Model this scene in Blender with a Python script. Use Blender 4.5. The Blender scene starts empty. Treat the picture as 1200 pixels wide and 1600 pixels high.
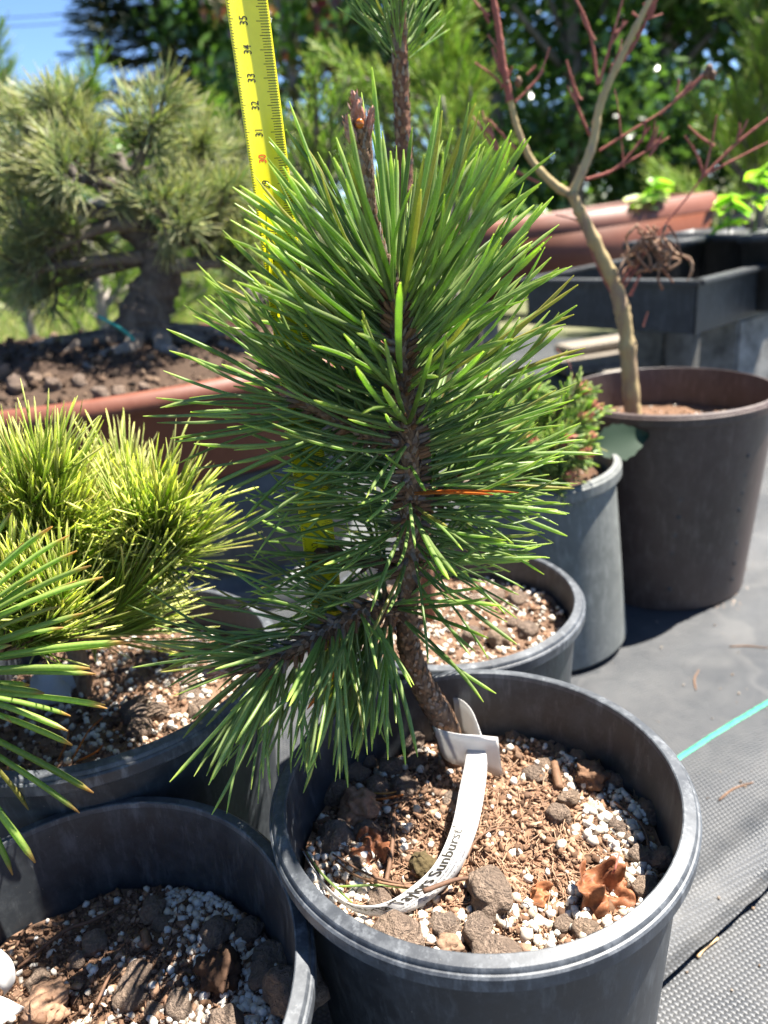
import bpy, bmesh, math, random
import numpy as np
from mathutils import Vector, Matrix, noise as mnoise

random.seed(7); RNG = np.random.default_rng(11)
SC = bpy.context.scene
COL = SC.collection

# ------------------------------------------------------------------ camera, world, sun, exposure
H = 0.455                                    # eye height above the ground fabric
PITCH, ROLL, FPX = math.radians(21.5), math.radians(5.5), 1202.0
FW = np.array([0, math.cos(PITCH), -math.sin(PITCH)])
_up = np.array([0, math.sin(PITCH), math.cos(PITCH)]); _rt = np.array([1.0, 0, 0])
RT = math.cos(ROLL)*_rt - math.sin(ROLL)*_up
UP = math.sin(ROLL)*_rt + math.cos(ROLL)*_up
CAMP = np.array([0, 0, H])
cd = bpy.data.cameras.new('camera'); cam = bpy.data.objects.new('camera', cd); COL.objects.link(cam)
cam.matrix_world = Matrix(((RT[0], UP[0], -FW[0], 0), (RT[1], UP[1], -FW[1], 0), (RT[2], UP[2], -FW[2], H), (0, 0, 0, 1)))
cd.sensor_fit = 'VERTICAL'; cd.sensor_height = 36.0; cd.lens = 36.0*FPX/1600.0
cd.clip_start = 0.01; cd.clip_end = 500
cd.dof.use_dof = True; cd.dof.focus_distance = 0.348; cd.dof.aperture_fstop = 8.5
cd.dof.aperture_blades = 0
SC.camera = cam

SUN_AZ = math.radians(71); SUN_EL = math.radians(63)      # azimuth from +Y towards +X
sdir = Vector((math.sin(SUN_AZ)*math.cos(SUN_EL), math.cos(SUN_AZ)*math.cos(SUN_EL), math.sin(SUN_EL)))
w = bpy.data.worlds.new('World'); SC.world = w; w.use_nodes = True
nt = w.node_tree; nt.nodes.clear()
sky = nt.nodes.new('ShaderNodeTexSky'); sky.sky_type = 'NISHITA'; sky.sun_disc = False
sky.sun_elevation = SUN_EL; sky.sun_rotation = SUN_AZ; sky.air_density = 0.6; sky.dust_density = 0.1; sky.ozone_density = 6.0
bg = nt.nodes.new('ShaderNodeBackground'); bg.inputs[1].default_value = 0.068
wo = nt.nodes.new('ShaderNodeOutputWorld')
nt.links.new(sky.outputs[0], bg.inputs[0]); nt.links.new(bg.outputs[0], wo.inputs[0])
sl = bpy.data.lights.new('sun', 'SUN'); sl.energy = 5.0; sl.angle = math.radians(0.53); sl.color = (1.0, 0.95, 0.87)
so = bpy.data.objects.new('sun', sl); COL.objects.link(so)
so.rotation_euler = sdir.to_track_quat('Z', 'Y').to_euler(); so.location = (1, 2, 5)
SC.view_settings.view_transform = 'Standard'; SC.view_settings.look = 'None'
SC.view_settings.gamma = 1; SC.view_settings.exposure = 2.15; SC.view_settings.use_curve_mapping = False
SC.render.engine = 'CYCLES'
SC.cycles.use_denoising = True
try: SC.cycles.denoiser = 'OPENIMAGEDENOISE'
except Exception: pass
SC.cycles.max_bounces = 8; SC.cycles.diffuse_bounces = 4; SC.cycles.transparent_max_bounces = 8

# ------------------------------------------------------------------ helpers: points from the photograph's rays
def ray(x, y): return FW + RT*(x-600)/FPX + UP*(800-y)/FPX
def at_y(x, y, Y):
    d = ray(x, y); return CAMP + d*(Y/d[1])
def at_z(x, y, Z):
    d = ray(x, y); return CAMP + d*((Z-H)/d[2])
def to_px(P):
    v = np.asarray(P) - CAMP; d = v@FW
    return 600+FPX*(v@RT)/d, 800-FPX*(v@UP)/d, d
def V(*a): return np.array(a, float)
def unit(v):
    v = np.asarray(v, float); n = np.linalg.norm(v); return v/n if n > 1e-12 else V(0, 0, 1)
def rnd(a, b): return random.uniform(a, b)
def nz(x, y, z=0.0, s=1.0): return mnoise.noise((x*s, y*s, z*s))

# ------------------------------------------------------------------ helpers: meshes
class MB:
    def __init__(s): s.v = []; s.f = []; s.n = 0; s.t = []; s.r = []
    def add(s, verts, faces, t=0.0, r=0.0):
        verts = np.asarray(verts, float); k = len(verts)
        s.v.append(verts); s.f.append((faces, s.n)); s.n += k
        s.t.append(np.broadcast_to(np.asarray(t, float), (k,))); s.r.append(np.broadcast_to(np.asarray(r, float), (k,)))
        return s
    def mesh(s, name, mat, smooth=True):
        me = bpy.data.meshes.new(name)
        V_ = np.concatenate(s.v)
        loops = []; starts = []; tot = 0
        for fs, off in s.f:
            if isinstance(fs, np.ndarray):
                k = fs.shape[1]; loops.append((fs+off).ravel()); starts.append(tot+np.arange(len(fs))*k); tot += fs.size
            else:
                for q in fs:
                    loops.append(np.array(q)+off); starts.append(np.array([tot])); tot += len(q)
        L = np.concatenate(loops).astype(np.int32); S = np.concatenate(starts).astype(np.int32)
        me.vertices.add(len(V_)); me.vertices.foreach_set('co', V_.astype(np.float32).ravel())
        me.loops.add(len(L)); me.loops.foreach_set('vertex_index', L)
        me.polygons.add(len(S)); me.polygons.foreach_set('loop_start', S)
        me.update(calc_edges=True); me.validate()
        for nm, dat in (('t', s.t), ('rnd', s.r)):
            a = me.attributes.new(nm, 'FLOAT', 'POINT'); a.data.foreach_set('value', np.concatenate(dat).astype(np.float32))
        if smooth: me.polygons.foreach_set('use_smooth', np.ones(len(me.polygons), bool))
        if mat: me.materials.append(mat)
        return me
    def build(s, name, mat, parent=None, smooth=True):
        return link(name, s.mesh(name, mat, smooth), parent)
def link(name, data, parent=None, M=None):
    o = bpy.data.objects.new(name, data); COL.objects.link(o)
    if parent is not None: o.parent = parent
    if M is not None: o.matrix_local = M
    return o
def tag(o, label=None, cat=None, group=None, kind=None):
    if label: o['label'] = label
    if cat: o['category'] = cat
    if group: o['group'] = group
    if kind: o['kind'] = kind
    return o
def thing(name, label, cat, group=None):
    return tag(link(name, None), label, cat, group)     # parts are in world coordinates, the empty stays at the origin

def base_at(o, p):
    """move an empty to its thing's base, keeping the parts where they are"""
    o.location = Vector(p)
    for c in o.children: c.matrix_parent_inverse = Matrix.Translation(-Vector(p))

def tube_geo(P, R, n=8, cap=True):
    P = np.asarray(P, float); R = np.broadcast_to(np.asarray(R, float), (len(P),)); m = len(P)
    T = np.gradient(P, axis=0); T /= np.linalg.norm(T, axis=1)[:, None]+1e-12
    a = V(0, 0, 1) if abs(T[0][2]) < .9 else V(1, 0, 0)
    x = unit(a - T[0]*(a@T[0])); vs = []
    ang = np.arange(n)*2*np.pi/n
    for i in range(m):
        x = unit(x - T[i]*(x@T[i])); y = np.cross(T[i], x)
        vs.append(P[i] + R[i]*(np.cos(ang)[:, None]*x + np.sin(ang)[:, None]*y))
    vs = np.concatenate(vs)
    i, j = np.meshgrid(np.arange(m-1), np.arange(n), indexing='ij'); i = i.ravel(); j = j.ravel(); k = (j+1) % n
    F = [np.stack([i*n+j, i*n+k, (i+1)*n+k, (i+1)*n+j], 1)]
    fl = list(map(tuple, F[0]))
    if cap: fl += [tuple(range(n))[::-1], tuple(range((m-1)*n, m*n))]
    return vs, fl, np.repeat(np.linspace(0, 1, m), n)
def add_tube(mb, P, R, n=8, r=0.0, cap=True):
    v, f, t = tube_geo(P, R, n, cap); mb.add(v, f, t, r)
def smooth_path(pts, k=6):
    P = np.asarray(pts, float); out = []
    Q = np.vstack([2*P[0]-P[1], P, 2*P[-1]-P[-2]])
    for i in range(1, len(Q)-2):
        for u in np.arange(k)/k:
            a, b, c, d = Q[i-1], Q[i], Q[i+1], Q[i+2]
            out.append(.5*((2*b)+(-a+c)*u+(2*a-5*b+4*c-d)*u*u+(-a+3*b-3*c+d)*u**3))
    out.append(P[-1]); return np.array(out)
def box_geo(c, ax, ay, az):
    c = np.asarray(c, float); v = [c+sx*ax+sy*ay+sz*az for sx in (-1, 1) for sy in (-1, 1) for sz in (-1, 1)]
    return np.array(v), [(0, 1, 3, 2), (4, 6, 7, 5), (0, 4, 5, 1), (2, 3, 7, 6), (0, 2, 6, 4), (1, 5, 7, 3)]
def bevel_box(name, c, ax, ay, az, bev, mat, parent=None):
    v, f = box_geo(c, np.asarray(ax, float), np.asarray(ay, float), np.asarray(az, float))
    bm = bmesh.new(); vv = [bm.verts.new(p) for p in v]
    for q in f: bm.faces.new([vv[i] for i in q])
    bmesh.ops.recalc_face_normals(bm, faces=bm.faces)
    bmesh.ops.bevel(bm, geom=bm.edges[:], offset=bev, segments=2, affect='EDGES')
    me = bpy.data.meshes.new(name); bm.to_mesh(me); bm.free(); me.materials.append(mat)
    return link(name, me, parent)
_ico = {}
def ico(sub):
    if sub not in _ico:
        bm = bmesh.new(); bmesh.ops.create_icosphere(bm, subdivisions=sub, radius=1)
        _ico[sub] = (np.array([v.co[:] for v in bm.verts]), np.array([[v.index for v in f.verts] for f in bm.faces])); bm.free()
    return _ico[sub]
def frame_M(p, d, hint, s=1.0):
    z = unit(d); h = np.asarray(hint, float); x = h - z*(h@z)
    x = unit(x) if np.linalg.norm(x) > 1e-6 else unit(np.cross(z, V(.3, .5, .8))); y = np.cross(z, x)
    R = np.stack([x, y, z], 1)*s
    M = np.eye(4); M[:3, :3] = R; M[:3, 3] = p
    return M
def rand_rot():
    q = RNG.normal(size=4); q /= np.linalg.norm(q); a, b, c, d = q
    return np.array([[1-2*(c*c+d*d), 2*(b*c-a*d), 2*(b*d+a*c)], [2*(b*c+a*d), 1-2*(b*b+d*d), 2*(c*d-a*b)], [2*(b*d-a*c), 2*(c*d+a*b), 1-2*(b*b+c*c)]])

# ------------------------------------------------------------------ materials
class N:
    def __init__(s, name):
        s.m = bpy.data.materials.new(name); s.m.use_nodes = True; s.t = s.m.node_tree; s.b = s.t.nodes['Principled BSDF']; s.out = s.t.nodes['Material Output']
    def n(s, typ, **kw):
        x = s.t.nodes.new('ShaderNode'+typ)
        for k, v in kw.items():
            if hasattr(x, k): setattr(x, k, v)
            else: x.inputs[k.replace('_', ' ')].default_value = v
        return x
    def l(s, a, b): s.t.links.new(a, b)
    def ramp(s, fac, stops):
        r = s.n('ValToRGB'); e = r.color_ramp.elements
        while len(e) < len(stops): e.new(.5)
        for q, (p, c) in zip(e, stops): q.position = p; q.color = (*c, 1)
        s.l(fac, r.inputs[0]); return r.outputs[0]
    def coord(s, obj=True): return s.n('TexCoord').outputs['Object' if obj else 'Generated']
    def noise(s, scale, detail=4, rough=.55, vec=None):
        x = s.n('TexNoise'); x.inputs['Scale'].default_value = scale; x.inputs['Detail'].default_value = detail; x.inputs['Roughness'].default_value = rough
        s.l(vec or s.coord(), x.inputs['Vector']); return x.outputs[0]
    def math(s, op, a, b=None):
        x = s.n('Math', operation=op)
        for i, q in enumerate((a, b)):
            if q is None: continue
            if isinstance(q, (int, float)): x.inputs[i].default_value = q
            else: s.l(q, x.inputs[i])
        return x.outputs[0]
    def mix(s, fac, a, b, blend='MIX'):
        x = s.n('MixRGB', blend_type=blend)
        for i, q in enumerate((fac, a, b)):
            if isinstance(q, (int, float)): x.inputs[i].default_value = q
            elif isinstance(q, tuple): x.inputs[i].default_value = (*q, 1)
            else: s.l(q, x.inputs[i])
        return x.outputs[0]
    def bump(s, h, strength=.3, dist=.001):
        x = s.n('Bump'); x.inputs['Strength'].default_value = strength; x.inputs['Distance'].default_value = dist
        s.l(h, x.inputs['Height']); s.l(x.outputs[0], s.b.inputs['Normal']); return x
    def attr(s, name): return s.n('Attribute', attribute_name=name).outputs['Fac']
    def color(s, c):
        if isinstance(c, tuple): s.b.inputs['Base Color'].default_value = (*c, 1)
        else: s.l(c, s.b.inputs['Base Color'])
    def rough(s, r): 
        if isinstance(r, (int, float)): s.b.inputs['Roughness'].default_value = r
        else: s.l(r, s.b.inputs['Roughness'])
    def spec(s, v): s.b.inputs['Specular IOR Level'].default_value = v
    def rand01(s):
        return s.math('FRACT', s.math('ADD', s.attr('rnd'), s.n('ObjectInfo').outputs['Random']))
    def translucent(s, fac, col):
        t = s.n('BsdfTranslucent'); mx = s.n('MixShader'); mx.inputs[0].default_value = fac
        if isinstance(col, tuple): t.inputs[0].default_value = (*col, 1)
        else: s.l(col, t.inputs[0])
        s.l(s.b.outputs[0], mx.inputs[1]); s.l(t.outputs[0], mx.inputs[2]); s.l(mx.outputs[0], s.out.inputs[0])

def plastic(name, c1, c2, rough=.42, scuff=(.12, .125, .13), amt=.5, streak=1.0):
    m = N(name); co = m.coord()
    mp = m.n('Mapping'); mp.inputs['Scale'].default_value = (1, 1, .25*streak); m.l(co, mp.inputs[0])
    big = m.noise(14, 5, .6, mp.outputs[0]); fine = m.noise(160, 6, .7, mp.outputs[0]); dust = m.noise(55, 8, .75)
    base = m.ramp(big, [(.3, c1), (.7, c2)])
    f1 = m.ramp(fine, [(.52, (0, 0, 0)), (.72, (amt, amt, amt))])
    f2 = m.ramp(dust, [(.45, (0, 0, 0)), (.8, (amt*.8,)*3)])
    c = m.mix(f1, base, scuff); c = m.mix(f2, c, scuff)
    sp = m.noise(520, 3, .6); spk = m.ramp(sp, [(.72, (0, 0, 0)), (.76, (1, 1, 1))]); crust = m.ramp(m.noise(24, 9, .8), [(.58, (0, 0, 0)), (.72, (.42*amt*2,)*3)]); c = m.mix(crust, c, scuff)
    c = m.mix(m.math('MULTIPLY', spk, .4), c, (.35, .3, .24))
    m.color(c); m.rough(m.math('ADD', m.math('MULTIPLY', dust, .3), rough-.12)); m.bump(fine, .25, .0004); return m.m
def needle_mat(name, base, mid, tip, alt, tip0=.86, trans=.28, rough=.36, dark=.55, soft=.1):
    m = N(name); t = m.attr('t'); r = m.rand01()
    c = m.ramp(t, [(0, base), (.18, mid), (tip0-soft, mid), (tip0, tip), (1, tip)])
    c = m.mix(m.math('MULTIPLY', m.math('MULTIPLY', r, .75), m.ramp(t, [(tip0-soft, (1,)*3), (tip0, (.25,)*3)])), c, alt)
    r2 = m.math('FRACT', m.math('MULTIPLY', r, 7.31))
    c = m.mix(1.0, c, m.ramp(r2, [(0, (dark,)*3), (1, (1.25, 1.25, 1.2))]), 'MULTIPLY')
    r3 = m.math('FRACT', m.math('MULTIPLY', r, 13.7)); old = m.ramp(m.math('ADD', r3, m.math('MULTIPLY', t, .04)), [(.955, (0, 0, 0)), (1.01, (.7,)*3)])
    c = m.mix(old, c, (.34, .27, .08))
    nn = m.noise(900, 2); c = m.mix(.25, c, m.ramp(nn, [(.3, (.45,)*3), (.7, (1.3, 1.3, 1.3))]), 'MULTIPLY')
    m.color(c); m.rough(rough); m.spec(.35)
    m.translucent(trans, m.mix(1.0, c, (1.6, 1.9, .9), 'MULTIPLY')); return m.m
def leaf_mat(name, cols, trans=.35, rough=.4):
    m = N(name); r = m.rand01(); k = len(cols)
    c = m.ramp(r, [(i/(k-1), q) for i, q in enumerate(cols)])
    m.color(c); m.rough(rough); m.translucent(trans, m.mix(1.0, c, (1.5, 1.7, .8), 'MULTIPLY')); return m.m
def grain_mat(name, cols, rough=.85, bump=.5, scale=400, mul=.35):
    m = N(name); r = m.rand01(); k = len(cols)
    c = m.ramp(r, [(i/(k-1), q) for i, q in enumerate(cols)])
    nn = m.noise(scale, 6, .65); c = m.mix(1.0, c, m.ramp(nn, [(.3, (1-mul,)*3), (.7, (1+mul*.5,)*3)]), 'MULTIPLY')
    m.color(c); m.rough(rough); m.bump(nn, bump, .0006); m.spec(.25); return m.m
def bark_mat(name, cols, scale=220, bump=.9, dist=.0015, stretch=.35):
    m = N(name); mp = m.n('Mapping'); mp.inputs['Scale'].default_value = (1, 1, stretch); m.l(m.coord(), mp.inputs[0])
    nn = m.noise(scale, 8, .7, mp.outputs[0]); vo = m.n('TexVoronoi'); vo.inputs['Scale'].default_value = scale*1.2; m.l(mp.outputs[0], vo.inputs['Vector'])
    k = len(cols); r = m.rand01()
    c = m.ramp(m.math('ADD', m.math('MULTIPLY', nn, .8), m.math('MULTIPLY', r, .25)), [(.25+.5*i/(k-1), q) for i, q in enumerate(cols)])
    m.color(c); m.rough(.85); m.spec(.2); m.bump(m.math('ADD', nn, m.math('MULTIPLY', vo.outputs[0], .5)), bump, dist); return m.m

M_BLACK = plastic('black_plastic', (.014, .0165, .020), (.023, .027, .031), .46, (.13, .14, .145), .45)
M_GREY = plastic('weathered_grey_plastic', (.065, .070, .064), (.135, .14, .13), .6, (.27, .275, .255), .5)
M_BROWN = plastic('brown_plastic', (.042, .025, .020), (.064, .039, .031), .45, (.17, .135, .11), .38)
M_TERRA = plastic('terracotta_plastic', (.125, .034, .016), (.165, .050, .024), .55, (.24, .10, .06), .25)
M_TRAY = plastic('tray_plastic', (.016, .018, .020), (.028, .031, .033), .5, (.16, .165, .165), .28)
M_NEEDLE = needle_mat('pine_needle', (.22, .28, .10), (.172, .255, .068), (.40, .46, .11), (.31, .37, .17), .95, .46, .32, .70)
M_NEEDLE_DEAD = needle_mat('dead_needle', (.32, .10, .02), (.50, .15, .02), (.45, .12, .02), (.46, .15, .03), .9, .3, .5, .8)
M_NEEDLE_YEL = needle_mat('yellow_pine_needle', (.11, .20, .03), (.22, .32, .04), (.80, .73, .36), (.38, .42, .08), .92, .40, .42, .66, .36)
M_NEEDLE_LEFT = needle_mat('blue_green_needle', (.20, .27, .07), (.21, .30, .065), (.46, .25, .09), (.30, .38, .10), .965, .42, .40, .7)
M_NEEDLE_SHORT = needle_mat('short_needle', (.24, .31, .14), (.21, .31, .10), (.42, .48, .15), (.30, .38, .15), .9, .4, .4, .7)
M_NEEDLE_OLD = needle_mat('old_pine_needle', (.18, .23, .12), (.22, .295, .165), (.46, .43, .25), (.40, .39, .23), .76, .42, .38, .62)
M_NEEDLE_FAR = needle_mat('far_pine_needle', (.14, .20, .04), (.22, .33, .05), (.40, .46, .10), (.32, .40, .08), .85, .4, .5, .6)
M_NEEDLE_DARK = needle_mat('dark_conifer_needle', (.02, .04, .02), (.025, .055, .025), (.045, .09, .04), (.03, .065, .03), .9, .15, .5)
M_BARK = bark_mat('pine_bark', [(.045, .028, .018), (.12, .07, .042), (.24, .145, .085), (.36, .25, .17)], 260, 1.0, .0016, .55)
M_SCALE = grain_mat('bark_scales', [(.10, .055, .03), (.22, .11, .055), (.28, .17, .10), (.25, .20, .16), (.14, .10, .08)], .75, .4, 700)
M_BUD = grain_mat('bud_scales', [(.30, .13, .08), (.42, .20, .13), (.34, .22, .19), (.46, .30, .24)], .5, .4, 900)
M_REDBUD = grain_mat('red_brown_bud', [(.34, .11, .06), (.42, .17, .10), (.50, .26, .16)], .6, .4, 700)
M_RESIN = N('resin'); M_RESIN.color((.55, .16, .02)); M_RESIN.rough(.12); M_RESIN.b.inputs['Transmission Weight'].default_value = .35; M_RESIN = M_RESIN.m
M_CRUMB = grain_mat('peat_crumbs', [(.06, .033, .020), (.145, .080, .046), (.27, .152, .092), (.39, .255, .165), (.115, .066, .042)], .95, .8, 500)
M_SHADESOIL = grain_mat('shade_toned_soil', [(.018, .012, .008), (.045, .028, .018), (.09, .055, .035), (.15, .10, .065), (.03, .02, .014)], .95, .8, 200)  # soil tones lowered to paint in the shade under the bonsai
M_PERL = grain_mat('perlite', [(.44, .39, .32), (.60, .57, .51), (.52, .43, .32), (.64, .61, .56), (.40, .31, .22)], .8, .35, 700, .2)
M_PEB = grain_mat('clay_pebble', [(.28, .205, .155), (.37, .265, .195), (.32, .24, .185), (.41, .29, .205), (.25, .185, .145)], .88, .9, 3.2, .38)
_b = [q for q in M_PEB.node_tree.nodes if q.type == 'BUMP'][0]; _b.inputs['Distance'].default_value = .16; _b.inputs['Strength'].default_value = .8
M_DLEAF = grain_mat('dead_leaf', [(.20, .075, .035), (.30, .12, .05)], .6, .5, 260, .6)
M_STICK = grain_mat('dead_twig', [(.12, .065, .04), (.20, .11, .06)], .7, .6, 400)
M_YOUNGBARK = bark_mat('young_maple_bark', [(.13, .085, .062), (.25, .17, .115), (.36, .27, .13), (.42, .33, .17), (.29, .21, .165)], 70, .7, .002, .3)
M_REDTWIG = bark_mat('red_twig', [(.18, .06, .045), (.30, .10, .075), (.38, .16, .12)], 120, .3, .0008, .3)
M_OLDBARK = bark_mat('old_bark', [(.04, .032, .027), (.11, .09, .075), (.21, .18, .15), (.34, .30, .27)], 45, 1.0, .006, .4)
M_LEAF_LIME = leaf_mat('lime_leaf', [(.22, .40, .03), (.32, .50, .05), (.16, .34, .05)], .45, .35)
M_LEAF_MID = leaf_mat('mid_leaf', [(.05, .11, .02), (.09, .17, .03), (.14, .24, .04), (.04, .085, .02)], .35, .3)
M_LEAF_DARK = leaf_mat('dark_leaf', [(.028, .062, .017), (.05, .105, .026), (.09, .16, .036), (.032, .065, .024)], .35, .25)
M_LEAF_RED = leaf_mat('red_leaf', [(.16, .03, .045), (.22, .05, .06), (.10, .10, .03), (.10, .03, .03)], .3, .35)
M_GRASS = leaf_mat('grass_blade', [(.10, .20, .03), (.17, .28, .05), (.34, .30, .14), (.42, .37, .20), (.12, .22, .04)], .35, .5)
M_CONC = grain_mat('concrete', [(.17, .165, .15), (.27, .265, .245)], .9, .8, 34, .6)
M_WOOD = grain_mat('weathered_wood', [(.20, .17, .135), (.28, .25, .20), (.16, .13, .10)], .85, .7, 60, .35)

def fabric_mat():
    m = N('woven_weed_fabric'); co = m.coord(); sx = m.n('SeparateXYZ'); rot = m.n('VectorRotate', rotation_type='Z_AXIS'); rot.inputs['Angle'].default_value = .52
    m.l(co, rot.inputs[0]); m.l(rot.outputs[0], sx.inputs[0])
    vy = m.math('DIVIDE', sx.outputs[1], .0027); row = m.math('MODULO', m.math('ABSOLUTE', m.math('FLOOR', vy)), 2.0)
    ux = m.math('ADD', m.math('DIVIDE', sx.outputs[0], .0040), m.math('MULTIPLY', row, .5))
    s1 = m.math('ABSOLUTE', m.math('SINE', m.math('MULTIPLY', ux, math.pi))); s2 = m.math('ABSOLUTE', m.math('SINE', m.math('MULTIPLY', vy, math.pi)))
    h = m.math('MULTIPLY', s1, s2)
    dust = m.noise(9, 7, .65); dust2 = m.noise(60, 6, .7)
    c = m.ramp(h, [(.05, (.012, .014, .016)), (.85, (.040, .044, .051))])
    stain = m.noise(2.6, 6, .6); d = m.math('ADD', m.math('ADD', m.math('MULTIPLY', dust, .5), m.math('MULTIPLY', dust2, .25)), m.math('MULTIPLY', stain, .28))
    c = m.mix(m.ramp(d, [(.45, (.03,)*3), (.75, (.5,)*3)]), c, (.135, .13, .122))
    mark = m.ramp(m.noise(5.5, 3, .5), [(.495, (0,)*3), (.51, (.13,)*3), (.54, (0,)*3)]); c = m.mix(mark, c, (.20, .19, .175))
    m.color(c); m.rough(m.math('ADD', m.math('MULTIPLY', dust, .35), .33)); m.spec(.45); m.bump(m.math('ADD', h, m.math('MULTIPLY', dust2, .8)), .6, .0008); return m.m
M_FAB = fabric_mat()
def ground_mat():
    m = N('bare_earth'); a = m.noise(3, 8, .6); b = m.noise(40, 6, .7)
    c = m.ramp(a, [(.3, (.10, .075, .045)), (.5, (.09, .10, .035)), (.7, (.17, .14, .09))]); c = m.mix(1.0, c, m.ramp(b, [(.3, (.6,)*3), (.7, (1.3,)*3)]), 'MULTIPLY')
    m.color(c); m.rough(.95); m.bump(b, .6, .01); return m.m
M_EARTH = ground_mat()
def simple(name, col, rough=.5, spec=.4, trans=0, var=.15, vs=60):
    m = N(name); nn = m.noise(vs, 5, .6); c = m.mix(1.0, col, m.ramp(nn, [(.3, (1-var,)*3), (.7, (1+var*.6,)*3)]), 'MULTIPLY')
    m.color(c); m.rough(rough); m.spec(spec)
    if trans: m.translucent(trans, c)
    return m.m
M_TAPE = simple('yellow_tape', (.86, .74, .012), .28, .5, 0, .08, 120)
M_INK = simple('black_print', (.03, .025, .015), .5, .3); M_REDINK = simple('red_print', (.72, .07, .02), .5, .3)
M_TAG = simple('white_tag_plastic', (.64, .63, .61), .42, .4, .42, .06, 150)
M_GREENT = simple('green_thread', (.035, .37, .20), .6, .3, 0, .75, 420)
M_TIE = simple('green_tie', (.03, .32, .28), .5, .4)
M_MOSS = grain_mat('moss', [(.075, .055, .025), (.12, .088, .04), (.055, .042, .02)], .95, .8, 600)
M_BERRY = leaf_mat('pale_leaf', [(.45, .55, .30), (.70, .72, .60), (.30, .48, .10)], .35, .4)
M_WIRE = simple('wire_black', (.02, .02, .022), .6)

# ------------------------------------------------------------------ needles
def needle_geo(L, W, bend, twist, nst=7, flat=.5, side=0.0):
    ts = np.array([0, .12, .32, .55, .76, .9, 1.0])[:nst] if nst == 7 else np.array([0, .3, .62, .92, 1.0])
    wp = np.interp(ts, [0, .1, .35, .8, .93, 1], [.6, .85, 1, .97, .80, .22])
    sec = np.array([(-1, 0), (-.45, .85), (.45, .85), (1, 0), (0, -.35)]) if nst == 7 else np.array([(-1, 0), (0, .9), (1, 0)])
    k = len(sec); vs = []
    for t, ww in zip(ts, wp):
        a = twist*t; ca, sa = math.cos(a), math.sin(a)
        c = np.array([bend*L*t*t, side*L*t*t, L*t*(1-.35*bend*bend*t)])
        q = sec*[.5*W*ww, .5*W*ww*flat*2]
        vs.append(np.stack([c[0]+q[:, 0]*sa+q[:, 1]*ca, c[1]+q[:, 0]*ca-q[:, 1]*sa, np.full(k, c[2])], 1))
    vs = np.concatenate(vs); m = len(ts); fs = []
    for i in range(m-1):
        for j in range(k): fs.append((i*k+j, i*k+(j+1) % k, (i+1)*k+(j+1) % k, (i+1)*k+j))
    return vs, np.array(fs), np.repeat(ts, k)
def needle_set(L, W, n=10, nst=7, bend=(-.12, .22)):
    return [needle_geo(L*rnd(.9, 1.08), W*rnd(.78, 1.18), rnd(*bend), rnd(-1.3, 1.3), nst, .5, rnd(-.06, .06)) for _ in range(n)]
def apply_M(v, M): return v@M[:3, :3].T + M[:3, 3]

# ------------------------------------------------------------------ the setting
mb = MB(); g = 60.0; mb.add([(-g, -8, 0), (g, -8, 0), (g, 110, 0), (-g, 110, 0)], [(0, 1, 2, 3)])
tag(mb.build('ground', M_EARTH, None, False), 'bare earth ground under and beyond the plant pots', 'ground', kind='structure')
def sheet(name, x0, x1, y0, y1, nx, ny, zf, mat, label):
    X, Y = np.meshgrid(np.linspace(x0, x1, nx), np.linspace(y0, y1, ny)); X = X.ravel(); Y = Y.ravel()
    P = np.array([zf(a, b) for a, b in zip(X, Y)])
    i, j = np.meshgrid(np.arange(nx-1), np.arange(ny-1)); i = i.ravel(); j = j.ravel()
    F = np.stack([j*nx+i, j*nx+i+1, (j+1)*nx+i+1, (j+1)*nx+i], 1)
    m = MB(); m.add(P, F); return tag(m.build(name, mat), label, 'ground cover', kind='structure')
sheet('weed_fabric', -1.6, 2.4, -1.0, 2.3, 3, 3, lambda a, b: (a, b, .004), M_FAB, 'lower sheet of black woven weed fabric on the ground')
e0, e1 = at_z(1048, 1530, .008), at_z(1200, 1392, .008)
ed = unit(e1-e0); en = V(-ed[1], ed[0], 0)                # en points away from the edge, under the pots
def top_sheet(a, b):                                       # a along the edge, b away from it
    p = e0 + ed*a + en*b
    wr = .0060*nz(a*1.0, b*6, 3) + .0030*max(0, nz(a*.8+2, b*14, 6)) + .0030*nz(a*2.2+5, b*3.5, 8) + .0025*nz(p[0], p[1], 2, 6)
    lift = .0035*math.exp(-(b/.006)**2)*(1+.35*nz(a, 0, 0, 25)) + .0030*math.exp(-((b-.028)/.012)**2)
    keep = 1 - .0
    edge = .0012*nz(a, 1, 0, 60)
    return p[0]+en[0]*edge, p[1]+en[1]*edge, .0085 + max(wr, -.003) + lift
def top_b(u): return u
nx_, bs = 220, np.concatenate([np.linspace(0, .05, 22), np.linspace(.053, .5, 110), np.linspace(.51, 2.1, 90)])
As = np.linspace(-1.2, 1.6, nx_); P = np.array([top_sheet(a, b) for b in bs for a in As])
i, j = np.meshgrid(np.arange(nx_-1), np.arange(len(bs)-1)); i = i.ravel(); j = j.ravel()
m_ = MB(); m_.add(P, np.stack([j*nx_+i, j*nx_+i+1, (j+1)*nx_+i+1, (j+1)*nx_+i], 1))
fab = tag(m_.build('weed_fabric', M_FAB), 'upper sheet of black woven weed fabric with a rolled edge', 'ground cover', kind='structure')
gl0, gl1 = at_z(1060, 1187, .010), at_z(1200, 1100, .010)  # the green marker thread woven in the fabric
gd = unit(gl1-gl0); gn = V(-gd[1], gd[0], 0); m_ = MB(); gm = MB()
def fab_z(p):
    q = p - e0; return top_sheet(q@ed, max(q@en, 0.0))[2]
ks = np.linspace(-.9, 1.6, 500); L_ = []
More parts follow.
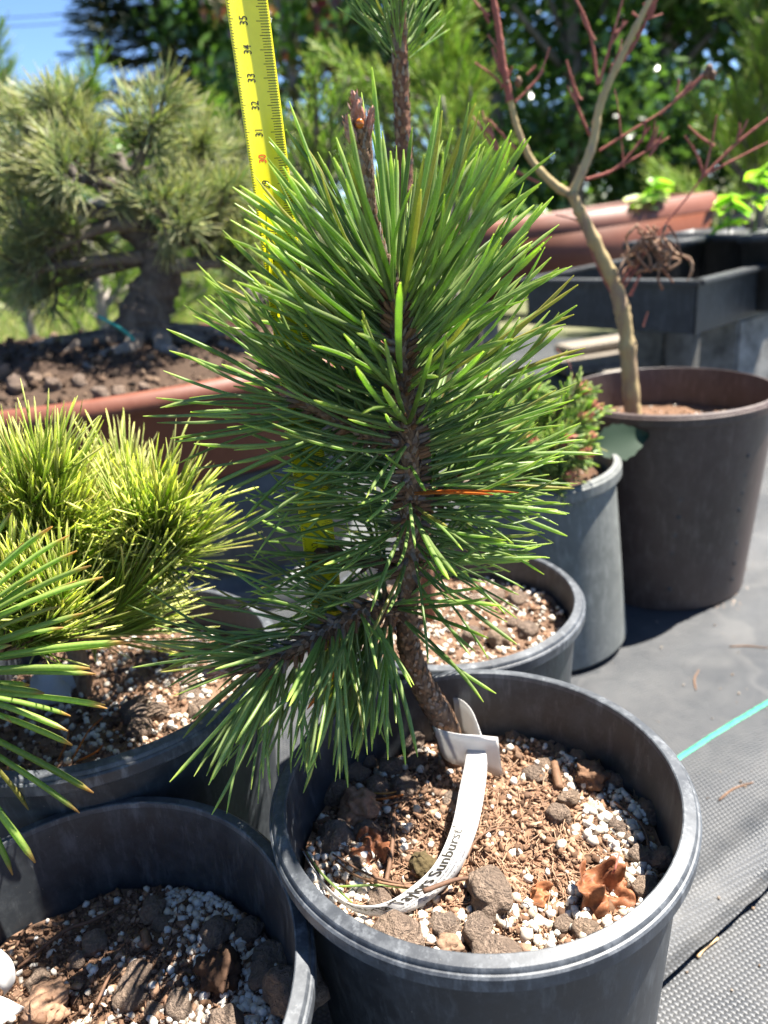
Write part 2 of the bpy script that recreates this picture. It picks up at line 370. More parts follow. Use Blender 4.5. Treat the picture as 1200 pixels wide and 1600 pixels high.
for k in ks:
    p = gl0 + gd*k + gn*(.0016*nz(k, 0, 0, 9)+.0005*nz(k, 3, 0, 60)); z = fab_z(p)+.0006
    L_ += [(*(p-gn*.0022)[:2], z), (*p[:2], z+.0007), (*(p+gn*.0022)[:2], z)]
fs = []
for q in range(len(ks)-1):
    for c in (0, 1): fs.append((q*3+c, q*3+c+1, q*3+c+4, q*3+c+3))
m_.add(L_, np.array(fs)); m_.build('green_marker_thread', M_GREENT, fab)

# ------------------------------------------------------------------ pots
def lathe(prof, c, n=96, wob=None, tilt=None):
    prof = np.asarray(prof, float); m = len(prof); ang = np.arange(n)*2*np.pi/n; vs = []
    for r, z in prof:
        rr = np.full(n, r)
        if wob is not None: rr = rr*(1+np.array([wob(a, z) for a in ang]))
        vs.append(np.stack([rr*np.cos(ang), rr*np.sin(ang), np.full(n, z)], 1))
    vs = np.concatenate(vs)
    if tilt is not None: vs = vs@tilt.T
    vs = vs + np.asarray(c, float)
    i, j = np.meshgrid(np.arange(m-1), np.arange(n), indexing='ij'); i = i.ravel(); j = j.ravel(); k = (j+1) % n
    return vs, np.stack([i*n+j, i*n+k, (i+1)*n+k, (i+1)*n+j], 1)
RIM = {}
def sharp(o, a=32):
    o.data.set_sharp_from_angle(angle=math.radians(a)); return o
def pot(name, label, c, R, Hh, Rb, mat, group=None, lip=.0065, lh=.011, wob=None, th=.0016, fillet=.0018, rimw=1.0, tilt=None):
    """c: centre of the rim's top; the pot hangs Hh below it"""
    t = thing(name, label, 'plant pot', group)
    Rw = R - lip                                            # wall radius just under the lip
    wall = [(0, -Hh), (Rb*.96, -Hh), (Rb, -Hh+.004)] + [(Rb+(Rw-Rb)*u, -Hh+.004+(Hh-.004-lh)*u) for u in np.linspace(.08, 1, 12)] + [(Rw, -.003)]
    wall += [(Rw-th, -.003)] + [(Rw-th-(Rw-Rb)*u, -.003-(Hh-.008)*u) for u in np.linspace(0.02, 1, 14)] + [(0, -Hh+.003)]
    v, f = lathe(wall, c, 128, wob, tilt); m = MB(); m.add(v, f); sharp(m.build('wall', mat, t))
    rim = [(Rw+.0003, -lh+.0012), (Rw+.0004, -lh), (R-.0006, -lh), (R, -lh+.0008), (R+.0002, -.0040), (R-.0006, -.0031), (R-.0014, -.0029), (R-.0017, -.0016), (R-.0024, -.0008), (Rw-th+.0008, .0002), (Rw-th+.0002, -.0002), (Rw-th, -.0012), (Rw-th+.0001, -.004)]
    v, f = lathe(rim, c, 160, wob, tilt); m = MB(); m.add(v, f); sharp(m.build('rim', RIM.get(mat.name, mat), t))
    base_at(t, (c[0], c[1], c[2]-Hh)); return t
ZR = lambda z: z + H
RIM['black_plastic'] = plastic('worn_black_rim', (.025, .028, .033), (.050, .055, .062), .46, (.18, .19, .20), .75)
PM = V(.0321, .2958, ZR(-.2600)); PB = V(-.1477, .2288, ZR(-.2803)); PL = V(-.1850, .4257, ZR(-.2519)); PD = V(.0430, .5190, ZR(-.2790))
R0 = .1000
GP = 'black round nursery pots'
GZ = .008
pot('nursery_pot', 'black nursery pot holding the tall green pine with the curled white name tag', PM, R0, PM[2]-GZ, .083, M_BLACK, GP, wob=lambda a, z: .006*math.cos(2*a+.6)+.0015*math.cos(5*a))
pot('nursery_pot', 'black nursery pot with shaded soil and a drift of white perlite', PB, .104, PB[2]-GZ, .083, M_BLACK, GP, wob=lambda a, z: -.030*math.cos(2*a-.70)+.004*math.cos(3*a+1.2))
pot('nursery_pot', 'black nursery pot holding the bushy yellow pine', PL, .108, PL[2]-GZ, .085, M_BLACK, GP, wob=lambda a, z: .008*math.cos(2*a-.9)+.003*math.cos(3*a))
pot('nursery_pot', 'black nursery pot with grey worn rim between the green pine and the grey pot', PD, R0, PD[2]-GZ, .083, M_BLACK, GP, wob=lambda a, z: .006*math.cos(2*a))
# brown pot and grey pot
bY = .838; PBR = at_y(1041, 607, bY)
pot('nursery_pot', 'large brown nursery pot holding the bare yellow-stemmed sapling', PBR, .117, PBR[2]-GZ, .095, M_BROWN, None, lip=.005, lh=.012)
gtop = V(.153, .726, .205); gt = math.radians(-3.2)
PG = gtop; RG = .084
TILT = np.array([[math.cos(gt), 0, math.sin(gt)], [0, 1, 0], [-math.sin(gt), 0, math.cos(gt)]])
pot('nursery_pot', 'weathered grey nursery pot holding the short-needled conifer with red-brown buds', PG, RG, PG[2]-GZ-.003, .083, M_GREY, None, lip=.006, lh=.014, tilt=TILT)

# ------------------------------------------------------------------ potting mix
def soil_h(c, x, y, amp=1.0):
    return amp*(.0045*nz(x, y, c[0]*9, 28) + .0028*nz(x+3, y, c[1]*9, 75) + .0014*nz(x, y+7, 1, 190))
BOXV = np.array([(a, b, cc) for a in (-1, 1) for b in (-1, 1) for cc in (-1, 1)], float)
BOXF = np.array([(0, 1, 3, 2), (4, 6, 7, 5), (0, 4, 5, 1), (2, 3, 7, 6), (0, 2, 6, 4), (1, 5, 7, 3)])
def grains(mb, pts, sizes, sub=1, jit=.28, squash=(.6, 1.1)):
    V0, F0 = (BOXV*.7, BOXF) if sub == 0 else ico(sub)
    vars_ = []
    for _ in range(14):
        q = V0.copy(); o = RNG.normal(size=3)*5
        d = np.array([mnoise.noise(tuple(p*1.1+o)) for p in V0]); q = q*(1+jit*1.8*d)[:, None] + RNG.normal(size=V0.shape)*jit*(.25 if sub else .6)
        q = q*RNG.uniform(*squash, size=3); vars_.append(q)
    for p, s in zip(pts, sizes):
        v = vars_[random.randrange(14)]@rand_rot().T*s + p; mb.add(v, F0, 0, random.random())
def fill(c, R, depth, label_soil, n_crumb, n_perl, dens, perl_size=(.0010, .0026), amp=1.0, lbl_p=None, fibres=120, tone=1.0, crumb=(.0004, .0027), Rb=.083, wob=None):
    """soil disc with crumbs (soil) and perlite grains; dens(x,y) in 0..1 relative to the centre"""
    z0 = c[2]-depth; Ri = (R-.0085)-(R-.0065-Rb)*(depth/(c[2]-.008))-.0006; wf = wob or (lambda a, z: 0.0)
    n_r, n_a = 46, 120; P = [(c[0], c[1], z0)]
    for i in range(1, n_r+1):
        for j in range(n_a):
            a = 2*math.pi*j/n_a; r = Ri*i/n_r*(1+wf(a, 0)); x, y = c[0]+r*math.cos(a), c[1]+r*math.sin(a)
            P.append((x, y, z0+soil_h(c, x, y, amp)))
    F = [(0, 1+j, 1+(j+1) % n_a) for j in range(n_a)]
    Q = np.array([(1+(i-1)*n_a+j, 1+(i-1)*n_a+(j+1) % n_a, 1+i*n_a+(j+1) % n_a, 1+i*n_a+j) for i in range(1, n_r) for j in range(n_a)])
    mb = MB(); mb.add(P, F, 0, .3); mb.f.append((Q, 0))
    def rp(k):
        a = RNG.random(k)*2*np.pi; r = (Ri-.0020)*np.sqrt(RNG.random(k))*np.array([1+wf(q, 0) for q in a]); return c[0]+r*np.cos(a), c[1]+r*np.sin(a)
    X, Y = rp(n_crumb); S = RNG.uniform(0, 1, n_crumb)**8*(crumb[1]-crumb[0])+crumb[0]
    grains(mb, [(x, y, z0+soil_h(c, x, y, amp)+s*.3) for x, y, s in zip(X, Y, S)], S, 0, .34, (.3, 1.35))
    X, Y = rp(fibres)
    for x, y in zip(c[0]+(X-c[0])*.86, c[1]+(Y-c[1])*.86):
        a = rnd(0, 6.28); L = rnd(.004, .014); p = V(x, y, z0+soil_h(c, x, y, amp)+.0012); d = V(math.cos(a), math.sin(a), rnd(-.1, .3)); b = V(-d[1], d[0], 0)*rnd(-.3, .3)
        add_tube(mb, [p, p+d*L*.5+b*L*.5, p+d*L], [.00025, .0003, .0002], 4, rnd(.3, .75), False)
    o = tag(mb.build('potting_mix', M_CRUMB, None, False), label_soil, 'soil', kind='stuff')
    mb = MB(); pts = []; ss = []
    while len(pts) < n_perl:
        a = rnd(0, 6.2832); r = (Ri-.0022)*math.sqrt(random.random())*(1+wf(a, 0)); x, y = r*math.cos(a), r*math.sin(a)
        if random.random() < dens(x/R, y/R):
            s = perl_size[0]+(perl_size[1]-perl_size[0])*random.random()**1.7
            pts.append((c[0]+x, c[1]+y, z0+soil_h(c, c[0]+x, c[1]+y, amp)+s*rnd(.25, .8))); ss.append(s)
    grains(mb, pts, ss, 1, .22, (.7, 1.15))
    if lbl_p: tag(mb.build('perlite', M_PERL), lbl_p, 'perlite', kind='stuff')
    return z0
DM = .043
def dm(x, y):
    v = .10 + .30*max(0, nz(x*2.2+4, y*2.2, 1)*2)
    if y < -.35: v += .35
    if x > .55: v += .35
    if x < -.55 and y < .1: v += .75
    if -.35 < x < .45 and -.15 < y < .7: v *= .25
    return v
zm = fill(PM, R0, DM, 'brown peaty potting mix in the pot of the green pine', 20000, 1250, dm, (.0012, .0031), 1.0, 'white perlite grains scattered around the green pine', 900, wob=lambda a, z: .006*math.cos(2*a+.6)+.0015*math.cos(5*a))
DR = (at_z(385, 1365, PB[2]-.052)-PB)/.104
def db(x, y):
    v = .035
    d = ((x-DR[0])*.80+(y-DR[1])*-.6)**2*2.2+((x-DR[0])*.6+(y-DR[1])*.8)**2*5.0
    v += 1.6*math.exp(-d*2.6)
    v += .7*math.exp(-((x-.80)**2*9+(y-.0)**2*2.0)); v += .25*math.exp(-((x-.1)**2*5+(y+.3)**2*4))
    return v
zb = fill(PB, .104, .052, 'dark shaded potting mix in the pot with a perlite drift', 16000, 1900, db, (.0013, .0029), 1.0, 'drift of white perlite grains on dark shaded potting mix', 600, wob=lambda a, z: -.030*math.cos(2*a-.70)+.004*math.cos(3*a+1.2))
zl = fill(PL, .108, .030, 'potting mix under the bushy yellow pine', 6000, 800, lambda x, y: .35 if x*.6-y*.2 > 0 else .15, (.0011, .0026), 1.2, 'white perlite grains under the bushy yellow pine', 120, Rb=.085, wob=lambda a, z: .008*math.cos(2*a-.9)+.003*math.cos(3*a))
zd = fill(PD, R0, .028, 'potting mix in the pot behind the green pine', 5000, 650, lambda x, y: .5, (.0012, .0028), 1.0, 'white perlite grains in the pot behind the green pine', 80)
zbr = fill(PBR, .117, .045, 'dry brown soil at the foot of the bare sapling', 1500, 60, lambda x, y: .4, (.001, .002), 1.0, 'few pale grains on soil of the bare sapling', 60, Rb=.095)
zg = fill(PG, RG, .020, 'soil in the weathered grey pot', 1500, 60, lambda x, y: .4, (.001, .002), 1.0, 'few pale grains on soil of the grey pot', 30, Rb=.083)

# ------------------------------------------------------------------ clay pebbles (each one a thing)
PEB = []
for k in range(9):
    V0, F0 = ico(3); o = RNG.normal(size=3)*7; q = V0.copy()
    d = np.array([.42*mnoise.noise(tuple(p*.9+o))+.24*mnoise.noise(tuple(p*2.0+o))+.10*mnoise.noise(tuple(p*4.6+o)) for p in V0])
    q = q*(1+d)[:, None]*np.array([1.08, .95, .82]); m = MB(); m.add(q, F0); PEB.append(m.mesh('clay_pebble', M_PEB))
CL = []
for k in range(2):                                          # lumps of several pebbles baked together
    V0, F0 = ico(4); q = V0.copy(); cs = [unit(RNG.normal(size=3))*.62 for _ in range(6)]
    d = np.array([max(.42*math.exp(-((p-cc*1.2)@(p-cc*1.2))*3.2) for cc in cs)+.10*mnoise.noise(tuple(p*3)) for p in V0])
    q = q*(.78+1.15*d)[:, None]*np.array([1.25, .95, .8]); m = MB(); m.add(q, F0); CL.append(m.mesh('clay_lump', M_PEB))
def pebble(px, py, dpx, z, label, group, sink=.64, flat=1.0, mesh=None, dark=None):
    p = at_z(px, py, z); d = (p-CAMP)@FW; r = .46*dpx/FPX*d
    p = at_z(px, py, z+r*.45)
    M = np.eye(4); a = rnd(0, 6.28); Rz = np.array([[math.cos(a), -math.sin(a), 0], [math.sin(a), math.cos(a), 0], [0, 0, 1]])
    tl = rnd(-.35, .35); Rx = np.array([[1, 0, 0], [0, math.cos(tl), -math.sin(tl)], [0, math.sin(tl), math.cos(tl)]])
    M[:3, :3] = Rz@Rx*r; M[:3, 2] *= flat; M[:3, 3] = (p[0], p[1], z+r*(1-sink)*.75*flat)
    o = link('clay_pebble', mesh or random.choice(PEB), None, Matrix(M)); return tag(o, label, 'pebble', group)
main_pebs = [(528,1238,50),(556,1206,46),(590,1228,38),(632,1226,48),(645,1157,42),(612,1196,44),(650,1188,36),(834,1210,38),(868,1152,36),(876,1172,26),(848,1192,26),(806,1148,30),(872,1272,38),(890,1246,34),(966,1290,36),(1012,1265,50),(1000,1335,42),(1036,1340,44),(522,1302,62),(572,1300,46),(505,1332,24),(594,1402,44),(694,1444,50),(750,1458,58),(916,1452,48),(1010,1385,44),(906,1180,30),(960,1215,36),(1000,1235,34),(575,1185,36),(705,1250,30),(560,1345,30),(880,1442,30),(640,1500,44),(985,1310,30)]
LM = [((717, 1190), 'the foot of the green pine stem'), ((545, 1215), 'the foot of the tape measure'), ((870, 1215), 'the upright bark stick'), ((925, 1212), 'the reddish peat clod'), ((950, 1395), 'the crumpled brown leaf'), ((580, 1325), 'the orange-brown leaf'), ((768, 1395), 'the big knobbly clay lump'), ((620, 1430), 'the low bend of the name tag'), ((1020, 1290), 'the shaded wall of the green pine pot')]
def near(x, y, lms): return min(lms, key=lambda q: (q[0][0]-x)**2+(q[0][1]-y)**2)[1]
def size_word(d): return 'large' if d > 46 else 'small' if d < 33 else 'middling'
for (x, y, d) in main_pebs:
    wh = near(x, y, LM); pebble(x, y, d, zm, '%s grey-brown clay pebble by %s' % (size_word(d), wh), '%s clay pebbles by %s' % (size_word(d), wh))
pebble(620, 1468, 78, zm, 'large tan clay pebble with a notch, beside the low bend of the curled name tag', None, .3)
pebble(768, 1393, 82, zm, 'big knobbly grey clay lump of several pebbles baked together', None, .35, 1, CL[0])
pebble(775, 1496, 92, zm, 'wide flat clay pebble against the front wall of the green pine pot', None, .5, .6)
bl_pebs = [(146,1470,44),(336,1455,60),(390,1452,48),(424,1492,56),(410,1520,50),(212,1526,52),(202,1558,54),(282,1572,48),(240,1578,34),(255,1440,34),(120,1500,30),(350,1590,50),(60,1530,40)]
LMB = [((455, 1500), 'the wall beside the perlite drift'), ((345, 1520), 'the sunlit peat clod'), ((20, 1540), 'the torn white tag'), ((165, 1540), 'the thin grey stalk'), ((140, 1445), 'the long dead needle pair')]
for (x, y, d) in bl_pebs:
    wh = near(x, y, LMB); pebble(x, y, d, zb, '%s shaded clay pebble by %s' % (size_word(d), wh), '%s shaded pebbles by %s' % (size_word(d), wh))
pebble(460, 1548, 92, zb, 'largest clay pebble against the pot wall beside the perlite drift', None, .3)
pebble(238, 1422, 44, zb, 'pale translucent-looking pebble amid the perlite grains', None, .3)
for k in range(9): pebble(rnd(180, 330), rnd(1050, 1150), rnd(26, 44), zl, 'brown clay pebble on the soil under the yellow pine', 'pebbles under the yellow pine')
for k in range(10): pebble(rnd(720, 850), rnd(930, 1010), rnd(22, 40), zd, 'brown clay pebble in the pot behind the green pine', 'pebbles in the pot behind')

# ------------------------------------------------------------------ bark chips, clods, dead leaves and twigs lying in the pots
def stick(name, pts, rad, mat, label, cat, group=None, n=7):
    m = MB(); P = smooth_path(pts, 5); R = np.interp(np.linspace(0, 1, len(P)), np.linspace(0, 1, len(rad)), rad)
    add_tube(m, P, R, n, random.random()); return tag(m.build(name, mat), label, cat, group)
def soil_pt(px, py, zc, up=0.0): 
    p = at_z(px, py, zc+up); return p
stick('bark_stick', [soil_pt(866, 1192, zm, .006), soil_pt(870, 1212, zm, .005), soil_pt(874, 1232, zm, .004)], [.0022, .0026, .0024], M_STICK, 'short upright brown bark stick beside a pebble near the green pine', 'stick')
def clod(px, py, dpx, z, label, mat=None):
    m = MB(); p = at_z(px, py, z+.004); d = (p-CAMP)@FW; r = .5*dpx/FPX*d
    V0, F0 = ico(4); o = RNG.normal(size=3)*9
    dd = np.array([.35*mnoise.noise(tuple(q*1.5+o))+.28*mnoise.noise(tuple(q*4+o))+.16*mnoise.noise(tuple(q*9+o)) for q in V0])
    m.add(V0*(1+dd)[:, None]*[r, r, r*.8]+[p[0], p[1], z+r*.45], F0, 0, rnd(.4, .6)); return tag(m.build('peat_clod', mat or M_CRUMB), label, 'clod')
clod(925, 1212, 50, zm, 'reddish brown crumbly peat clod near the shaded wall of the green pine pot')
clod(700, 1475, 40, zm, 'small brown peat clod between two clay pebbles at the pot front')
clod(662, 1352, 44, zm, 'olive mossy clod in the shade of the curled name tag', M_MOSS)
clod(560, 1262, 60, zm, 'tan crumbly clod beside the hanging needles of the green pine')
clod(345, 1520, 70, zb, 'sunlit brown peat clod beside the perlite drift')
clod(70, 1575, 70, zb, 'dark peat clod beside the torn white tag')
def crumpled_leaf(name, c, size, normal, label, seed, n=26, amp=.42, petiole=None):
    t = thing(name, label, 'dead leaf'); m = MB(); M = frame_M(c, normal, V(.7, -.4, .2)); P = []
    for i in range(n):
        for j in range(n):
            u, v = i/(n-1)*2-1, j/(n-1)*2-1
            a = math.atan2(v, u); rr = max(abs(u), abs(v)); lobe = .76+.14*abs(math.cos(2.5*a))+.05*math.sin(7*a+seed)
            x, y = rr*lobe*math.cos(a), rr*lobe*math.sin(a)
            z = amp*(1.2*nz(x+seed, y, 0, 1.7)+.75*abs(nz(x, y+seed, 3, 2.0))*2-.5+.12*nz(x, y, seed, 6))+.22*rr*rr*math.cos(3*a+seed)-.10*abs(math.sin(2.5*a))
            P.append((size*(x*.82+.12*z), size*y*.82, size*z))
    F = np.array([(i*n+j, (i+1)*n+j, (i+1)*n+j+1, i*n+j+1) for i in range(n-1) for j in range(n-1)])
    P = apply_M(np.array(P), M); m.add(P, F, 0, .5); o = m.build('blade', M_DLEAF, t)
    so_ = o.modifiers.new('thickness', 'SOLIDIFY'); so_.thickness = .0003
    if petiole is not None: 
        m = MB(); add_tube(m, smooth_path(petiole, 5), .0005, 6, .9); m.build('petiole', M_REDTWIG, t)
    base_at(t, c); return t
pl = at_z(948, 1392, zm+.007)
crumpled_leaf('dead_leaf', pl, .0200, V(.15, -.35, 1), 'crumpled brown dead leaf with a red stalk near the pot rim', 2.3, petiole=[pl+V(.004, .004, .006), at_z(962, 1355, zm+.016), at_z(968, 1332, zm+.018)])
pl2 = at_z(580, 1322, zm+.006)
crumpled_leaf('dead_leaf', pl2, .0150, V(-.1, -.3, 1), 'flat orange-brown dead leaf beside the green and brown fallen needles', 6.1, amp=.22)
crumpled_leaf('dead_leaf', at_z(846, 1395, zm+.004), .0085, V(.6, -.4, .6), 'narrow rust-coloured scrap of dead leaf standing in the perlite', 9.4, amp=.3)
stick('dead_twig', [soil_pt(616, 1268, zm, .012), soil_pt(612, 1330, zm, .008), soil_pt(603, 1378, zm, .005), soil_pt(600, 1392, zm, .004)], [.0010, .0012, .0011, .0016], M_STICK, 'thin upright brown twig with a forked foot beside the orange leaf', 'twig')
stick('dead_twig', [soil_pt(662, 1393, zm, .012), soil_pt(690, 1382, zm, .011), soil_pt(715, 1374, zm, .008), soil_pt(748, 1371, zm, .005)], [.0013, .0011, .0010, .0009], M_STICK, 'hooked tan twig lying across the name tag', 'twig')
stick('root_fibre', [soil_pt(730, 1340, zm, .002), soil_pt(742, 1315, zm, .005), soil_pt(765, 1298, zm, .006), soil_pt(795, 1293, zm, .004), soil_pt(818, 1302, zm, .002)], [.0006, .0006, .0005, .0004], M_STICK, 'curved tan root fibre on the soil right of the name tag', 'root')
stick('dead_twig', [soil_pt(960, 1252, zm, .006), soil_pt(1003, 1290, zm, .005), soil_pt(1015, 1330, zm, .004)], [.0007, .0008, .0006], M_STICK, 'thin dark twig between pebbles near the shaded pot wall', 'twig')
stick('dead_twig', [soil_pt(28, 1512, zb, .004), soil_pt(100, 1455, zb, .006), soil_pt(140, 1440, zb, .006), soil_pt(190, 1415, zb, .005)], [.0008, .0011, .0011, .0009], M_STICK, 'long brown dead needle pair across the shaded soil', 'twig')
stick('dead_twig', [soil_pt(22, 1488, zb, .004), soil_pt(35, 1458, zb, .006), soil_pt(50, 1443, zb, .006)], [.0006, .0007, .0005], M_STICK, 'short pale bent stalk by the torn white tag', 'twig')
stick('dead_twig', [soil_pt(150, 1570, zb, .004), soil_pt(168, 1530, zb, .006), soil_pt(180, 1508, zb, .007)], [.0008, .0008, .0006], M_STICK, 'thin grey stalk beside a clay pebble on shaded soil', 'twig')
stick('bark_stick', [soil_pt(60, 1600, zb, .008), soil_pt(72, 1572, zb, .008), soil_pt(80, 1555, zb, .006)], [.003, .0034, .0026], M_STICK, 'stout sunlit bark stick beside the torn white tag', 'stick')
stick('bark_stick', [soil_pt(230, 1480, zb, .006), soil_pt(226, 1455, zb, .006)], [.0018, .0022], M_STICK, 'short pale bark stick standing in the shaded soil', 'stick')
# fallen needle bunches
def fallen(px_list, z, mats, label):
    t = thing('fallen_needles', label, 'pine needles')
    for pts, mt in zip(px_list, mats):
        m = MB(); P = smooth_path([at_z(x, y, z+u) for x, y, u in pts], 5); add_tube(m, P, np.linspace(.0007, .0005, len(P)), 5, random.random()); m.build('needle', mt, t)
    base_at(t, at_z(px_list[0][0][0], px_list[0][0][1], z)); return t
fallen([[(648, 1385, .004), (590, 1372, .008), (548, 1352, .008), (520, 1335, .006)], [(648, 1387, .004), (600, 1380, .008), (556, 1368, .008), (524, 1345, .006)], [(646, 1388, .003), (590, 1383, .006), (530, 1385, .006)]],
       zm, [M_STICK, M_STICK, M_NEEDLE], 'fallen bunch of two brown and one green needle')
fallen([[(478, 1332, .006), (500, 1362, .009), (530, 1392, .010), (550, 1410, .010)], [(470, 1325, .006), (485, 1345, .008), (500, 1370, .008)]], zm, [M_NEEDLE, M_STICK], 'fallen green and brown needle lying along the name tag end')
fallen([[(108, 1195, .004), (125, 1165, .008), (140, 1140, .008), (160, 1122, .006)], [(90, 1190, .004), (104, 1160, .008), (108, 1140, .006)], [(120, 1190, .004), (150, 1175, .006), (160, 1165, .004)]], zl, [M_NEEDLE_DEAD]*3, 'bunch of rust-red dead needles on soil under the yellow pine')
fallen([[(630, 1242, .004), (600, 1248, .004), (570, 1250, .004)], [(640, 1248, .003), (610, 1256, .003), (585, 1260, .003)], [(625, 1236, .003), (600, 1240, .005), (575, 1238, .004)]], zm, [M_NEEDLE_DEAD, M_STICK, M_NEEDLE_DEAD], 'bunch of orange dead needles under the hanging pine branch')
fs_ = at_z(1110, 1475, .016)
stick('fallen_needle', [at_z(1090, 1496, .0050), at_z(1100, 1482, .0062), at_z(1122, 1466, .0062)], [.0011, .0012, .0008], simple('straw', (.50, .33, .17), .6), 'pale straw-coloured needle lying by the rolled fabric edge', 'pine needle')
m_ = MB(); pc = at_z(1130, 950, GZ); pts = [V(pc[0]+RNG.normal()*.008+k*.0004, pc[1]+RNG.normal()*.005+k*.0006, GZ+.001) for k in range(70)]
grains(m_, pts, RNG.uniform(.0006, .0022, 70), 0); tag(m_.build('soil_crumbs', grain_mat('tan_crumbs', [(.30, .17, .09), (.42, .28, .18), (.5, .4, .3)], .9)), 'tan spilled crumbs at the foot of the brown pot', 'soil', kind='stuff')
# ------------------------------------------------------------------ the green pine
PINE = thing('pine_tree', 'young green pine with long stiff needles and a bare scaly leader', 'pine tree')
TR = [at_z(717, 1198, zm-.004), at_y(690, 1122, .3625), at_y(660, 1068, .3605), at_y(638, 1005, .3585), at_y(638, 920, .3575), at_y(641, 840, .357), at_y(642, 760, .357), at_y(640, 690, .356), at_y(631, 600, .354), at_y(623, 520, .352), at_y(614, 450, .350), at_y(592, 390, .348), at_y(577, 330, .346), at_y(569, 260, .345), at_y(563, 198, .344)]
TRR = [.0082, .0074, .0066, .0058, .0052, .0048, .0046, .0046, .0042, .0038, .0034, .0029, .0027, .0033, .0036]
TP = smooth_path(TR, 6); TRAD = np.interp(np.linspace(0, 1, len(TP)), np.linspace(0, 1, len(TR)), TRR)
def rough_tube(P, R, n, amp, fr, seed):
    v, f, t = tube_geo(P, R, n)
    c = np.repeat(P, n, axis=0); d = v-c
    k = np.array([1+amp*(nz(*(p*fr+seed))+.6*nz(*(p*fr*2.7+seed))) for p in v]); return c+d*k[:, None], f, t
def dense(P, R, k):
    u = np.linspace(0, 1, len(P)); q = np.linspace(0, 1, k)
    return np.stack([np.interp(q, u, P[:, i]) for i in range(3)], 1), np.interp(q, u, R)
def trunk_part(P, R, parent, name='trunk', mat=None, seed=0.0, k=260, n=22, amp=.14, fr=330):
    Pd, Rd = dense(P, R, k); v, f, t = rough_tube(Pd, Rd, n, amp, fr, seed); m = MB(); m.add(v, f, t, 0); return m.build(name, mat or M_BARK, parent)
trunk = trunk_part(TP, TRAD, PINE)
NB_HERO = needle_set(.070, .00215, 24, 7, (-.14, .32))
NB_MESH = []
for v, f, t in NB_HERO:
    m = MB(); m.add(v, f, t, 0); NB_MESH.append(m.mesh('needle', M_NEEDLE))
SCALES = MB()
def path_eval(P, R, s):
    x = s*(len(P)-1); i = min(int(x), len(P)-2); u = x-i
    return P[i]*(1-u)+P[i+1]*u, unit(P[i+1]-P[i]), R[i]*(1-u)+R[i+1]*u
def flake(mb, p, ax, rad, size, r):
    """a small bark scale pressed to the stem, its tip lifting outwards along the axis"""
    sd = np.cross(ax, rad); q = []
    for a, b, c in ((-.5, 0, 0), (.5, 0, 0), (.42, .6, .18), (0, 1.1, .42), (-.42, .6, .18), (0, .45, .30)):
        q.append(p + sd*a*size + ax*b*size*1.3 + rad*c*size)
    mb.add(q, [(0, 1, 5), (1, 2, 5), (2, 3, 5), (3, 4, 5), (4, 0, 5)], 0, r)
def scales(P, R, s0, s1, n, size, mb=None):
    mb = mb or SCALES
    for _ in range(n):
        s = rnd(s0, s1); p, ax, r = path_eval(P, R, s); a = rnd(0, 6.283)
        h = unit(np.cross(ax, V(.2, 1, .1))); k = np.cross(ax, h); rad = h*math.cos(a)+k*math.sin(a)
        flake(mb, p+rad*r*.97, ax, unit(rad+ax*.1), size*rnd(.6, 1.3), random.random())
scales(TP, TRAD, .0, .26, 420, .0024); scales(TP, TRAD, .26, .93, 900, .0024); scales(TP, TRAD, .84, .99, 420, .0019)
NEED = []                                                   # (matrix, variant, owner key)
def fascicles(key, P, R, s0, s1, n, ang, length, drop=None, hint_down=0.0, spread=.12, skip=None, down=0.0, sheath=True):
    g = 2.39996; a0 = rnd(0, 6.28)
    for i in range(n):
        s = s0+(s1-s0)*(i+rnd(0, .9))/n; p, ax, r = path_eval(P, R, s); u = (s-s0)/(s1-s0)
        az = a0+g*i+rnd(-.35, .35); h = unit(np.cross(ax, V(.15, 1, .1))); k = np.cross(ax, h); rad = h*math.cos(az)+k*math.sin(az)
        a = math.radians(ang(u)+rnd(-11, 11)); d = unit(ax*math.cos(a)+rad*math.sin(a)+V(0, 0, -down))
        if skip and skip(u, rad, d): continue
        b = p+rad*r*.9; L = length(u)*rnd(.82, 1.10)
        if sheath:
            add_tube(SCALES, [b-rad*.0005, b+d*.0028, b+d*.0062], [.0013, .00125, .0009], 6, rnd(.5, 1), False)
            flake(SCALES, b-ax*.001, ax, rad, .0034, random.random())
        sd = unit(np.cross(d, ax)+RNG.normal(size=3)*.3)
        for q in (-1, 1):
            dd = unit(d+sd*q*rnd(.03, spread)+RNG.normal(size=3)*.02)
            hint = unit(ax*(1-hint_down)-V(0, 0, 1)*hint_down*1.2+RNG.normal(size=3)*.35)
            NEED.append((frame_M(b+d*.003, dd, hint, L/.070*rnd(.93, 1.05)), random.randrange(24), key))
skip_front = lambda lim, pr: (lambda u, rad, d: d[1] < -lim and random.random() < pr)
ip = lambda xs, ys: (lambda u: float(np.interp(u, xs, ys)))
fascicles('trunk', TP, TRAD, .305, .715, 470, ip([0, .15, .4, .7, 1], [112, 94, 75, 57, 34]), ip([0, .3, .7, 1], [.056, .070, .081, .071]), hint_down=.0, skip=skip_front(.42, .62))
# low branch, curving left and towards the viewer, its needles hanging
BA = smooth_path([at_y(630, 965, .358), at_y(585, 948, .350), at_y(520, 980, .338), at_y(430, 1030, .322), at_y(352, 1047, .312)], 6); RA = np.linspace(.0036, .0028, len(BA))
brA = trunk_part(BA, RA, PINE, 'branch', M_BARK, 3.0, 120, 14, .16, 420); scales(BA, RA, 0, 1, 320, .0021)
fascicles('branchA', BA, RA, .03, .82, 175, ip([0, .5, 1], [82, 68, 44]), ip([0, 1], [.068, .060]), hint_down=.5, down=.36, skip=lambda u, rad, d: (rad[2] > .35 and random.random() < .55*(1-u)) or (d[1] < -.6 and random.random() < .35))
